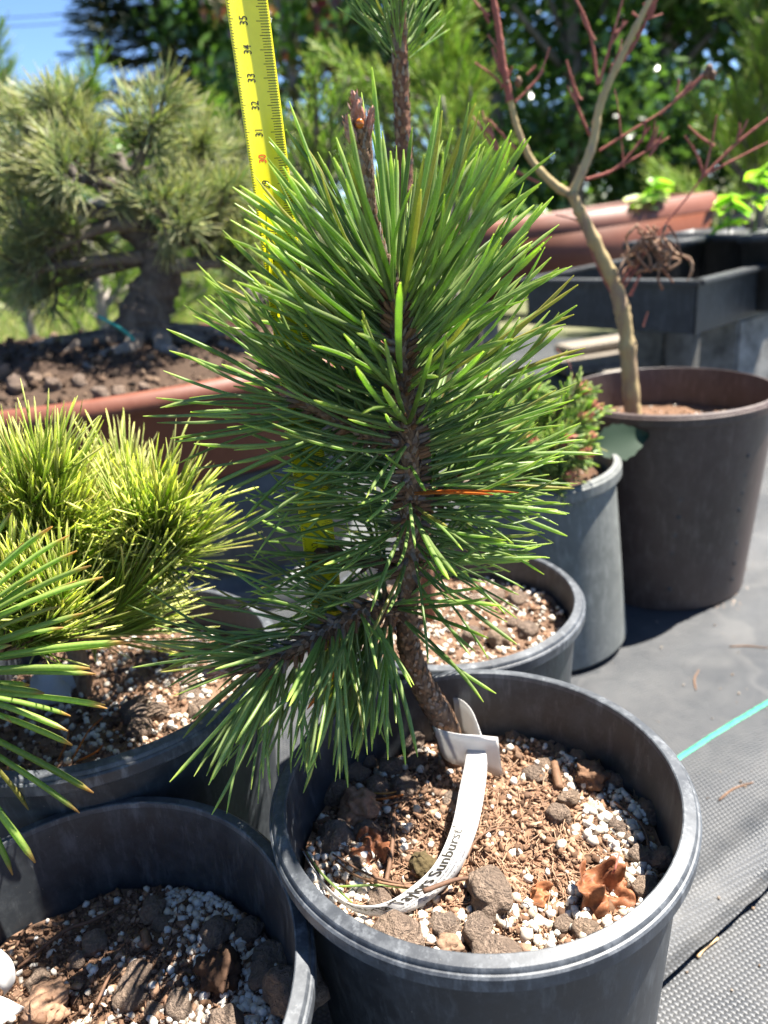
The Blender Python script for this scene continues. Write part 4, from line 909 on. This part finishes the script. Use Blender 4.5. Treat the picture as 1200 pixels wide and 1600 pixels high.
cc = C0+dr*LR*.5+dl*LL*.5; bevel_box('floor', V(cc[0], cc[1], z0t+.003), dr*LR*.495, dl*LL*.495, V(0, 0, .002), .001, M_TRAY, TRAY); base_at(TRAY, V(cc[0], cc[1], z0t))
def square_pot(c, s, h, label, lc, la):
    t = thing('square_pot', label, 'plant pot', 'black square seedling pots')
    b = .78
    P = []
    prof = [(b, 0), (1, .90), (1.08, .90), (1.08, 1.0), (.97, 1.0), (.95, .80)]
    for r, z in prof:
        for sx, sy in ((-1, -1), (1, -1), (1, 1), (-1, 1)): P.append(V(c[0], c[1], c[2]+h*z)+la*sx*s*.5*r+lc*sy*s*.5*r)
    F = [(i*4+j, i*4+(j+1) % 4, (i+1)*4+(j+1) % 4, (i+1)*4+j) for i in range(len(prof)-1) for j in range(4)]
    m = MB(); m.add(P, F); m.build('wall', M_TRAY, t, False); m = MB(); q = [P[i] for i in range(20, 24)]; m.add(q, [(0, 1, 2, 3)], 0, .3); m.build('soil', M_CRUMB, t, False); base_at(t, c); return t
def seedling(p, h, n, label, mat, size=.03, lean=(0, 0)):
    t = thing('seedling', label, 'seedling', 'leafy seedlings'); top_ = p+V(lean[0], lean[1], h); sp = smooth_path([p, .5*(p+top_)+V(rnd(-.006, .006), 0, 0), top_], 6); m = MB(); add_tube(m, sp, np.linspace(.0018, .0010, len(sp)), 6); m.build('stem', M_LEAF_MID, t)
    for k in range(n):
        s = rnd(.35, 1); q, a_, r = path_eval(sp, [.001]*len(sp), s); az = rnd(0, 6.283); d = unit(V(math.cos(az), math.sin(az), rnd(.0, .5))); v, f = leaf_blade(size*rnd(.7, 1.2), size*.62*rnd(.8, 1.2), 7, .3, .4)
        m = MB(); m.add(apply_M(v, frame_M(q, unit(V(0, 0, 1)+RNG.normal(size=3)*.25), np.cross(d, V(0, 0, 1)))), f, 0, random.random()); m.build('leaf', mat, t)
    base_at(t, p)
pots_ = [(1040, 385, 1.28, .10), (1165, 372, 1.28, .10), (1225, 365, 1.20, .10), (1100, 372, 1.40, .10)]
for i_, (x, y, Y, h) in enumerate(pots_):
    p = at_y(x, y, Y); square_pot(V(p[0], p[1], z0t+.006), .088, .112, ['black square seedling pot at the left end of the tray', 'black square seedling pot under the lime green seedling in the tray', 'black square seedling pot by the outer tray lip', 'black square seedling pot at the rear of the tray'][i_], dl, dr)
zs = z0t+.10
for (x, Y, h, n, s, lab) in [(1140, 1.28, .075, 16, .036, 'lime green seedling leaning over the black square pots'), (1180, 1.30, .105, 14, .034, 'taller lime green seedling at the tray end'), (1225, 1.21, .10, 10, .034, 'lime green seedling at the outer tray lip')]:
    p = at_y(x, 360, Y); seedling(V(p[0], p[1], zs), h, n, lab, M_LEAF_LIME, s)
def block(name, c, ax, ay, hz, mat, label, cat, group=None, bev=.004):
    return tag(bevel_box(name, c, ax, ay, hz, bev, mat), label, cat, group)
cb = at_y(1152, 560, 1.17); hb = (z0t-.002-GZ)/2
b_c = V(cb[0], cb[1], 0)+dr*.13+dl*.032; block('concrete_block', V(b_c[0], b_c[1], GZ+hb), dr*.13, dl*.032, V(0, 0, hb), M_CONC, 'grey concrete block carrying the black tray', 'block')
b_c = C0+dl*.25+dr*.36; block('concrete_block', V(b_c[0], b_c[1], GZ+hb), dr*.09, dl*.045, V(0, 0, hb), M_CONC, 'grey concrete block under the rear of the black tray', 'block')
# terracotta trough behind
pr_, pl_ = at_y(1133, 297, 1.86), at_y(735, 358, 1.74); TRO = thing('trough_planter', 'long terracotta-coloured trough planter with a thick rim', 'planter')
ax_ = unit(pr_-pl_); bk = unit(np.cross(V(0, 0, 1), ax_)); upv = unit(np.cross(ax_, bk)); LT = np.linalg.norm(pr_-pl_)
def trough(prof, name):
    P = []; 
    for o, z in prof:                                       # o: inset from the outer rim line
        for a, b in ((o, o), (LT-o, o), (LT-o, .22-o), (o, .22-o)): P.append(pl_+ax_*a+bk*b+upv*z)
    n_ = len(prof); F = [(i*4+j, i*4+(j+1) % 4, (i+1)*4+(j+1) % 4, (i+1)*4+j) for i in range(n_-1) for j in range(4)]
    if name == 'body': F.append((0, 3, 2, 1))
    m = MB(); m.add(P, F); return m.build(name, M_TERRA, TRO, False)
trough([(.050, -.165), (.012, -.039), (.020, -.039), (.045, -.15)], 'body'); trough([(.012, -.040), (.001, -.040), (0, -.037), (.016, -.003), (.019, 0), (.026, 0), (.028, -.003), (.030, -.060)], 'rim')
m = MB(); m.add([pl_+ax_*a+bk*b+upv*-.03 for a, b in ((.018, .018), (LT-.018, .018), (LT-.018, .2), (.018, .2))], [(0, 1, 2, 3)], 0, .3); m.build('soil', M_CRUMB, TRO, False); base_at(TRO, .5*(pl_+pr_)+bk*.11-upv*.165)
for fr, lab in ((.02, 'grey concrete block under the hidden end of the terracotta trough'), (.93, 'grey concrete block under the seedling end of the terracotta trough')):
    c = pl_+ax_*LT*fr+bk*.11+V(0, 0, -.17); hb2 = (c[2]-GZ)/2; block('concrete_block', V(c[0], c[1], GZ+hb2-.001), ax_*.05, bk*.10, V(0, 0, hb2-.003), M_CONC, lab, 'block')
for (x, h, n, s, lab, mt) in [(1005, .05, 16, .05, 'pale leafy plant growing in the terracotta trough', M_BERRY), (1020, .085, 9, .045, 'fresh green leafy plant beside the pale plant in the trough', M_LEAF_LIME), (985, .04, 8, .04, 'low lime green plant at the trough rim', M_LEAF_LIME)]:
    p = at_y(x, 310, 1.86); seedling(V(p[0], p[1], pl_[2]-.02), h, n, lab, mt, s)
for k, (x, y, a, L, W) in enumerate([(1000, 546, .12, .46, .045), (1050, 572, .05, .34, .022), (945, 540, .30, .26, .03)]):
    p = at_z(x, y, .05); d = V(math.cos(a), math.sin(a), 0); e = V(-d[1], d[0], 0); block('weathered_board', V(p[0], p[1], .03+.012*k), d*L*.5, e*W*1.6, V(0, 0, .012), M_WOOD, ['wide sunlit weathered board on the ground behind the brown pot', 'narrow weathered board lying nearest the brown pot', 'weathered board end poking out behind the bare sapling stem'][k], 'board')

# ------------------------------------------------------------------ terracotta bowl with the old bonsai pine
OV = V(-.41, 1.03, ZR(-.150)); OA, OB, OH = .440, .305, .125
BW = thing('bowl_planter', 'wide oval terracotta bowl holding the old gnarled pine', 'planter')
def oval(prof, name, n=96):
    P = []; ang = np.arange(n)*2*np.pi/n
    for o, z in prof:
        for a in ang: P.append((OV[0]+(OA-o)*math.cos(a), OV[1]+(OB-o)*math.sin(a), OV[2]+z+.0025*nz(math.cos(a)*2, math.sin(a)*2, 4)))
    F = np.array([(i*n+j, i*n+(j+1) % n, (i+1)*n+(j+1) % n, (i+1)*n+j) for i in range(len(prof)-1) for j in range(n)]); m = MB(); m.add(P, F); return m.build(name, M_TERRA, BW)
oval([(.36, -OH), (.075, -OH), (.065, -OH+.008), (.050, -.08), (.028, -.030), (.020, -.016), (.032, -.018), (.06, -.08)], 'body'); oval([(.022, -.020), (.003, -.018), (0, -.015), (.008, -.002), (.011, 0), (.022, 0), (.026, -.004), (.034, -.03)], 'rim'); base_at(BW, OV-V(0, 0, OH))
mb = MB(); n_r, n_a = 30, 90
def bowl_z(x, y):
    q = ((x-OV[0])/OA)**2+((y-OV[1])/OB)**2; return OV[2]-.016+.040*max(0, 1-q*1.25)+.008*nz(x, y, 0, 22)+.004*nz(x, y, 5, 60)
P = [(OV[0], OV[1], bowl_z(OV[0], OV[1]))]+[(OV[0]+(OA-.035)*i/n_r*math.cos(a), OV[1]+(OB-.035)*i/n_r*math.sin(a), bowl_z(OV[0]+(OA-.035)*i/n_r*math.cos(a), OV[1]+(OB-.035)*i/n_r*math.sin(a))) for i in range(1, n_r+1) for a in np.arange(n_a)*2*np.pi/n_a]
mb.add(P, [(0, 1+j, 1+(j+1) % n_a) for j in range(n_a)], 0, .3); mb.f.append((np.array([(1+(i-1)*n_a+j, 1+(i-1)*n_a+(j+1) % n_a, 1+i*n_a+(j+1) % n_a, 1+i*n_a+j) for i in range(1, n_r) for j in range(n_a)]), 0))
pts = []; sz = []
for k in range(3500):
    a, r = rnd(0, 6.283), math.sqrt(random.random()); x, y = OV[0]+(OA-.04)*r*math.cos(a), OV[1]+(OB-.04)*r*math.sin(a); s = .0012+.006*random.random()**4; pts.append((x, y, bowl_z(x, y)+s*.3)); sz.append(s)
grains(mb, pts, sz, 0); tag(mb.build('potting_mix', M_SHADESOIL, None, False), 'mounded soil with painted-in shade in the terracotta bowl', 'soil', kind='stuff')
for (x, y, d) in [(30, 612, 34), (60, 606, 26), (85, 612, 26), (125, 602, 24), (155, 610, 30), (185, 606, 24), (225, 600, 20), (12, 604, 22)]:
    pp = at_z(x, y, OV[2]); d_ = (pp-CAMP)@FW; r = .5*d/FPX*d_; M = np.eye(4); M[:3, :3] = rand_rot()*r; M[:3, 3] = (pp[0], pp[1], bowl_z(pp[0], pp[1])+r*.5)
    tag(link('pale_stone', PEB[int(d) % 9], None, Matrix(M)), 'pale stone on the soil along the terracotta bowl rim', 'stone', 'pale stones in the terracotta bowl')
BON = thing('bonsai_pine', 'old gnarled bonsai pine with grey-green and straw-coloured needle tufts', 'pine tree')
bY_ = 1.03
bt = [at_y(240, 545, bY_-.01), at_y(225, 505, bY_-.01), at_y(238, 465, bY_), at_y(252, 430, bY_), at_y(240, 390, bY_+.01), at_y(205, 345, bY_+.01), at_y(190, 285, bY_), at_y(180, 240, bY_)]
bt[0][2] = bowl_z(bt[0][0], bt[0][1])-.01
BTP = smooth_path(bt, 6); BTR = np.interp(np.linspace(0, 1, len(BTP)), np.linspace(0, 1, 8), [.040, .036, .027, .024, .021, .018, .014, .010]); bt_ = trunk_part(BTP, BTR, BON, 'trunk', M_OLDBARK, 31., 120, 18, .28, 60)
for k in range(9):                                           # surface roots
    a = k*.7+.3; p = bt[0]+V(0, 0, .012); q = [p]
    for j in range(1, 5): x, y = p[0]+math.cos(a+rnd(-.2, .2))*.045*j, p[1]+math.sin(a+rnd(-.2, .2))*.035*j; q.append(V(x, y, bowl_z(x, y)+.006-.003*j))
    m = MB(); P_ = smooth_path(q, 5); add_tube(m, P_, np.linspace(.017, .004, len(P_)), 8, random.random()); m.build('root', M_OLDBARK, BON)
BN = needle_set(.050, .0016, 10, 5, (-.05, .15)); bnm = MB(); TUFT = []
arms = [([(190, 285), (215, 235), (240, 165)], .96), ([(185, 262), (150, 225), (118, 175)], 1.0), ([(205, 345), (120, 300), (60, 270)], .98), ([(215, 350), (160, 330), (90, 360), (40, 390)], .95), ([(240, 390), (300, 330), (340, 300)], .98), ([(200, 320), (270, 250), (310, 220)], 1.05), ([(250, 420), (320, 380), (370, 370)], 1.02), ([(235, 400), (150, 400), (90, 420)], 1.02), ([(190, 280), (100, 230), (40, 190)], 1.08), ([(195, 300), (280, 290), (360, 240)], 1.10), ([(200, 300), (240, 300), (280, 330)], .93), ([(190, 290), (150, 260), (120, 250)], .93), ([(235, 400), (120, 385), (40, 400)], .97), ([(250, 420), (340, 385), (395, 385)], .99), ([(205, 345), (110, 335), (20, 330)], 1.04), ([(240, 390), (330, 340), (400, 320)], 1.06), ([(205, 340), (90, 290), (0, 260)], 1.06)]
for pts_, Y in arms:
    q = [at_y(pts_[0][0], pts_[0][1], bY_)]+[at_y(x, y+26, bY_+(Y-bY_)*(i+1)/len(pts_[1:])) for i, (x, y) in enumerate(pts_[1:])]; P_ = smooth_path(q, 6); m = MB(); add_tube(m, P_, np.linspace(.009, .0035, len(P_)), 8, random.random()); m.build('branch', M_OLDBARK, BON)
    for s in (.48, .66, .83, 1.0):
        for k in range(4):
            p, a_, r = path_eval(P_, [.004]*len(P_), s); d = unit(a_*.5+RNG.normal(size=3)*.5+V(0, 0, .45)); tp = p+d*rnd(.02, .05); TUFT.append((p, tp, d))
tw = MB()
for p, tp, d in TUFT:
    add_tube(tw, [p, .5*(p+tp)+V(0, 0, -.004), tp], [.0028, .0022, .0016], 5, .4, False); sp = np.array([p*.4+tp*.6, tp]); rr_ = random.random()
    for k in range(52):
        s = random.random(); q = sp[0]*(1-s)+sp[1]*s; dd = unit(d+RNG.normal(size=3)*.55); v, f, t = random.choice(BN); bnm.add(apply_M(v, frame_M(q, dd, V(0, 0, -1)+RNG.normal(size=3), rnd(.5, .95))), f, t, (rr_*.6+random.random()*.4))
tag(tw.build('twigs', M_OLDBARK, BON), kind='stuff'); tag(bnm.build('needle_mass', M_NEEDLE_OLD, BON), kind='stuff'); base_at(BON, bt[0])
tie = thing('plant_tie', 'teal green tie looped round the foot of the bonsai pine', 'tie'); m = MB(); P_ = smooth_path([at_y(155, 495, .95), at_y(175, 505, .94), at_y(200, 522, .95), at_y(215, 540, .96)], 5); add_tube(m, P_, .0022, 6); m.build('cord', M_TIE, tie); base_at(tie, at_y(155, 495, .95))
# upturned black tub carrying the bowl, and a stepped foot
TUB = thing('plastic_tub', 'upturned grey-black plastic tub carrying the terracotta bowl', 'tub')
def oval2(prof, c, n=96):
    P = []; ang = np.arange(n)*2*np.pi/n
    for a_, b_, z in prof:
        for a in ang: ca, sa = math.cos(a), math.sin(a); e = .5; P.append((c[0]+a_*math.copysign(abs(ca)**.7, ca), c[1]+b_*math.copysign(abs(sa)**.7, sa), z))
    return P, np.array([(i*n+j, i*n+(j+1) % n, (i+1)*n+(j+1) % n, (i+1)*n+j) for i in range(len(prof)-1) for j in range(n)])
zt2 = OV[2]-OH-.002; P, F = oval2([(.001, .001, zt2), (.275, .20, zt2), (.278, .208, zt2-.008), (.292, .222, GZ+.05), (.285, .215, GZ+.045), (.285, .215, GZ+.035), (.31, .24, GZ+.032), (.315, .245, GZ+.026), (.315, .245, GZ)], (OV[0]+.08, OV[1]+.04)); m = MB(); m.add(P, F); m.build('body', plastic('tub_plastic', (.05, .055, .057), (.08, .085, .088), .5, (.18, .18, .17), .5), TUB); base_at(TUB, (OV[0], OV[1], GZ))

# ------------------------------------------------------------------ trees, shrubs and grass behind
def leaf_cloud(n, centers, rads, size, flat=.0):
    """n small folded leaves spread through ellipsoid clumps"""
    mb = MB(); k = len(centers); idx = RNG.integers(0, k, n); C = np.asarray(centers)[idx]; R = np.asarray(rads)[idx]
    d = RNG.normal(size=(n, 3)); d /= np.linalg.norm(d, axis=1)[:, None]; P = C+d*R*(RNG.random((n, 1))**.45)
    s = size*RNG.uniform(.6, 1.3, (n, 1)); a = RNG.normal(size=(n, 3)); a /= np.linalg.norm(a, axis=1)[:, None]; b = np.cross(a, RNG.normal(size=(n, 3))); b /= np.linalg.norm(b, axis=1)[:, None]; c = np.cross(a, b)
    v = np.stack([P-a*s, P-b*s*.45+c*s*.12, P+a*s, P+b*s*.45+c*s*.12], 1).reshape(-1, 3); f = np.arange(4*n).reshape(n, 4)
    mb.add(v, np.concatenate([f[:, [0, 1, 2]], f[:, [0, 2, 3]]]), 0, 0); mb.r[-1] = np.repeat((RNG.random(n)*.5+.5*((idx*.618) % 1)), 4); return mb
def broad_tree(x, Y, ztop, rad, label, mat, n=5200, size=.05, clumps=26, zb_=.25, group=None, trunkr=.05, name='broadleaf_tree'):
    p = at_y(x, 300, Y); b = V(p[0], Y, 0); t = thing(name, label, 'tree', group); m = MB(); tp = b+V(rnd(-.2, .2), 0, ztop*.8); add_tube(m, smooth_path([b, b*.5+tp*.5+V(rnd(-.1, .1), 0, 0), tp], 6), np.linspace(trunkr, trunkr*.3, 13), 8)
    cs_ = []; rs_ = []
    for k in range(clumps):
        z = zb_+(ztop-zb_)*random.random(); a = rnd(0, 6.283); r = rad*math.sqrt(random.random())*(1-.35*(z/ztop)); c = b+V(math.cos(a)*r, math.sin(a)*r*.7, z); cs_.append(c); q = rad*rnd(.22, .42); rs_.append((q, q, q*.75))
        if k % 3 == 0: add_tube(m, [b+V(0, 0, z*.6), .5*(b+V(0, 0, z*.6)+c)+V(0, 0, .05), c], [trunkr*.4, trunkr*.3, trunkr*.12], 6)
    m.build('trunk', M_OLDBARK, t); tag(leaf_cloud(n, cs_, rs_, size).build('crown', mat, t, False), kind='stuff'); base_at(t, b); return t
FARN = needle_set(.16, .006, 8, 5, (-.05, .15))
def pine_bush(x, Y, ztop, rad, label, mat, shoots_=26, per=70, L=.7, name='pine_shrub', tips=None):
    p = at_y(x, 300, Y); b = V(p[0], Y, 0); t = thing(name, label, 'pine'); m = MB(); nm = MB(); add_tube(m, smooth_path([b, b+V(.02, 0, ztop*.5), b+V(0, 0, ztop*.85)], 5), np.linspace(.02*L+.006, .006, 11), 8)
    T_ = [at_y(*q) for q in tips] if tips else []
    while len(T_) < shoots_:
        z = ztop*rnd(.25, 1.0); a = rnd(0, 6.283); r = rad*math.sqrt(random.random())*(1.1-.8*(z/ztop)**2); T_.append(b+V(math.cos(a)*r, math.sin(a)*r, z))
    for tip in T_:
        org = V(b[0], b[1], max(.05, tip[2]-rnd(.25, .5)*ztop*.5)); sp = smooth_path([org, .45*org+.55*tip+V(0, 0, -.02), tip], 5); sr = np.linspace(.008*L+.002, .003, len(sp)); add_tube(m, sp, sr, 6)
        brush(nm, sp, sr, per, L, (55, 25), FARN, .45, .15, 15)
    m.build('stems', M_OLDBARK, t); tag(nm.build('needle_mass', mat, t), kind='stuff'); base_at(t, b); return t
pine_bush(500, 1.35, .62, .14, 'bright green young pine shrub behind the tape measure', M_NEEDLE_FAR, 10, 85, .26, tips=[(492, 118, 1.3), (520, 165, 1.32), (478, 190, 1.35), (545, 120, 1.4), (510, 215, 1.35), (460, 240, 1.38), (560, 200, 1.4)])
pine_bush(720, 1.45, .60, .14, 'bright green young pine shrub beside the red-twigged sapling', M_NEEDLE_FAR, 12, 85, .26, tips=[(735, 135, 1.4), (715, 185, 1.4), (690, 150, 1.45), (655, 175, 1.45), (750, 220, 1.4), (690, 230, 1.45), (660, 260, 1.45), (720, 260, 1.42)])
pine_bush(690, 2.3, .95, .32, 'yellow-green pine shrub behind the slim bare-stemmed pine', M_NEEDLE_FAR, 26, 90, .55, tips=[(690, 60, 2.2), (650, 90, 2.25), (720, 90, 2.2), (680, 130, 2.2), (740, 130, 2.2), (610, 140, 2.3), (560, 130, 2.3), (520, 90, 2.3)])
pine_bush(-10, 2.6, 1.05, .22, 'fresh green pine standing alone against the blue sky', M_NEEDLE_FAR, 24, 90, .55, tips=[(-5, 60, 2.6), (8, 110, 2.6), (0, 150, 2.6), (15, 170, 2.6)])
pine_bush(110, 2.2, .80, .35, 'soft green pine shrub behind the crown of the bonsai pine', M_NEEDLE_FAR, 26, 90, .5, tips=[(150, 112, 2.1), (140, 150, 2.1), (60, 190, 2.1), (310, 170, 2.2), (340, 190, 2.2), (300, 220, 2.2)])
pine_bush(1185, 2.7, 1.15, .40, 'pale green long-needled pine at the end of the hedge', M_NEEDLE_FAR, 34, 90, .6, tips=[(1190, 120, 2.6), (1165, 20, 2.7), (1180, 200, 2.6), (1195, 60, 2.6), (1150, 160, 2.6)])
pine_bush(400, 2.4, .62, .45, 'low straw-tinted pine shrub between the bonsai and the tape measure', M_NEEDLE_OLD, 30, 80, .5)
# dark conifer
def spruce(x, Y, hgt, rad, label):
    p = at_y(x, 300, Y); b = V(p[0], Y, 0); t = thing('spruce_tree', label, 'tree', 'dark conifers'); m = MB(); nm = MB(); add_tube(m, [b, b+V(0, 0, hgt)], [.12, .02], 8)
    for k in range(150):
        z = hgt*rnd(.06, .98); a = rnd(0, 6.283); r = rad*(1.05-z/hgt)*rnd(.75, 1.1); tip = b+V(math.cos(a)*r, math.sin(a)*r, z-.10*r+.06); org = b+V(0, 0, z); sp = smooth_path([org, .5*(org+tip)+V(0, 0, -.08*r), tip], 5); sr = np.linspace(.015, .005, len(sp)); add_tube(m, sp, sr, 5)
        for q in range(70):
            s = rnd(.12, 1); pt, a_, _ = path_eval(sp, sr, s); sd = np.cross(a_, V(0, 0, 1))*random.choice((-1, 1)); d = unit(a_*.6+sd*rnd(.2, 1)+V(0, 0, rnd(-.35, .1))); v, f, tt = random.choice(FARN); nm.add(apply_M(v*[2.2, 2.2, 1], frame_M(pt, d, V(0, 0, 1), rnd(.8, 1.7))), f, tt, random.random())
    m.build('trunk', M_OLDBARK, t); tag(nm.build('crown', M_NEEDLE_DARK, t), kind='stuff'); base_at(t, b)
spruce(300, 8.0, 4.6, 1.35, 'dark blue-green spruce with level boughs against the sky')
spruce(392, 9.0, 4.4, 1.3, 'dark spruce just behind the top of the tape measure')
GH = 'broadleaf trees of the hedge'
for (x, Y, zt_, rad, mat, n, sz_, lab) in [(480, 6.5, 3.2, 1.0, M_LEAF_MID, 2800, .055, 'loose leafy tree with sky showing through behind the tape measure'), (560, 5.0, 2.6, .8, M_LEAF_RED, 1500, .045, 'tree with wine-red leaves behind the slim pine'), (640, 6.0, 3.2, 1.1, M_LEAF_MID, 5200, .05, 'mid green leafy tree behind the slim pine'), (770, 4.6, 3.0, 1.0, M_LEAF_DARK, 6500, .04, 'dark glossy-leaved tree behind the red twigs of the sapling'), (900, 4.4, 3.0, 1.0, M_LEAF_DARK, 6500, .04, 'dark glossy-leaved tree behind the fork of the sapling'), (1030, 4.8, 3.2, 1.1, M_LEAF_DARK, 6500, .042, 'dark glossy-leaved tree behind the terracotta trough'), (1160, 5.0, 3.2, 1.1, M_LEAF_DARK, 6500, .045, 'dark leafy tree behind the lime green seedlings'), (1290, 5.2, 3.2, 1.2, M_LEAF_MID, 4500, .05, 'mid green tree at the end of the hedge'), (840, 6.8, 3.6, 1.5, M_LEAF_MID, 5200, .06, 'tall mid green tree behind the dark glossy trees'), (1080, 7.2, 3.6, 1.6, M_LEAF_DARK, 5200, .065, 'tall dark tree behind the hedge'), (400, 7.5, 2.6, 1.2, M_LEAF_DARK, 4200, .06, 'dark rounded tree below the spruces'), (250, 5.5, .95, .9, M_LEAF_MID, 3600, .05, 'low mid green bush beyond the bonsai pine'), (60, 5.5, .75, .9, M_LEAF_MID, 3600, .05, 'low bush beyond the lone green pine'), (680, 3.2, .55, .45, M_LEAF_MID, 2600, .035, 'low green shrub beside the terracotta trough'), (-160, 5.0, .9, .9, M_LEAF_MID, 3000, .05, 'low bush at the far end of the garden')]:
    broad_tree(x, Y, zt_, rad, lab, mat, n, sz_, 24, .15, GH, .05 if zt_ > 1 else .02)
mb = MB(); n = 9000; X = RNG.uniform(-2.6, .25, n); Y = RNG.uniform(1.55, 4.2, n); hh = RNG.uniform(.05, .24, n)*(.6+.5*np.sin(X*3)**2); a = RNG.uniform(0, 6.283, n); w_ = .004
b0 = np.stack([X, Y, np.zeros(n)], 1); dx = np.stack([np.cos(a), np.sin(a), 0*a], 1)*w_; ln = np.stack([RNG.normal(size=n), RNG.normal(size=n), 0*a], 1)*(hh*.35)[:, None]; z1 = np.stack([0*a, 0*a, hh], 1)
v = np.stack([b0-dx, b0+dx, b0+dx*.7+ln*.4+z1*.6, b0-dx*.7+ln*.4+z1*.6, b0+ln+z1], 1).reshape(-1, 3); o5 = np.arange(n)[:, None]*5
mb.add(v, o5+np.array([[0, 1, 2, 3]])); mb.f.append((o5+np.array([[3, 2, 4]]), 0)); mb.r[-1] = np.repeat(RNG.random(n), 5); tag(mb.build('grass', M_GRASS, None, False), 'tall half-dry grass behind the terracotta bowl', 'grass', kind='stuff')
for k, (y0, y1) in enumerate(((6, -14), (18, 2))):
    m = MB(); p, q = at_y(-400, y0+30, 22), at_y(520, y1-10, 22); u = np.linspace(0, 1, 24); P_ = p+(q-p)*u[:, None]; P_[:, 2] -= .25*4*u*(1-u); add_tube(m, P_, .012, 5); tag(m.build('overhead_wire', M_WIRE), ['upper overhead wire crossing the blue sky', 'lower overhead wire crossing the blue sky'][k], 'wire')

# grit and stray needles on the cloth
m_ = MB(); pts = []; sz = []
for k in range(1500):
    x, y = rnd(.12, .62), rnd(.22, 1.1)
    if math.hypot(x-PM[0], y-PM[1]) < .092 or math.hypot(x-PBR[0], y-PBR[1]) < .098 or math.hypot(x-PG[0], y-PG[1]) < .09: continue
    if nz(x, y, 2, 9)+rnd(-.5, .5) < .05: continue
    q = V(x, y, 0)-e0; z = fab_z(V(x, y, 0)) if q@en > .002 else .004; s_ = .0003+.0013*random.random()**5; pts.append((x, y, z+s_*.4)); sz.append(s_)
grains(m_, pts, sz, 0); tag(m_.build('grit', grain_mat('tan_grit', [(.16, .11, .07), (.26, .19, .13), (.34, .29, .23), (.10, .07, .05)], .95), None, False), 'fine tan grit sprinkled over the woven weed fabric', 'grit', kind='stuff')
for k, (x, y, a, lab) in enumerate([(1150, 1240, .4, 'tan stray needle lying below the green marker thread'), (1090, 1060, 1.1, 'brown stray needle between the grey pot and the green marker thread'), (1170, 1010, -.3, 'stray needle in front of the brown pot on the weed fabric')]):
    p = at_z(x, y, .011); d = V(math.cos(a), math.sin(a), 0)*.018; P_ = [p-d, p+V(-d[1], d[0], 0)*.15, p+d]; P_ = [V(q[0], q[1], fab_z(q)+.0007) for q in P_]
    stick('fallen_needle', P_, [.0007, .0008, .0004], M_STICK, lab, 'pine needle')
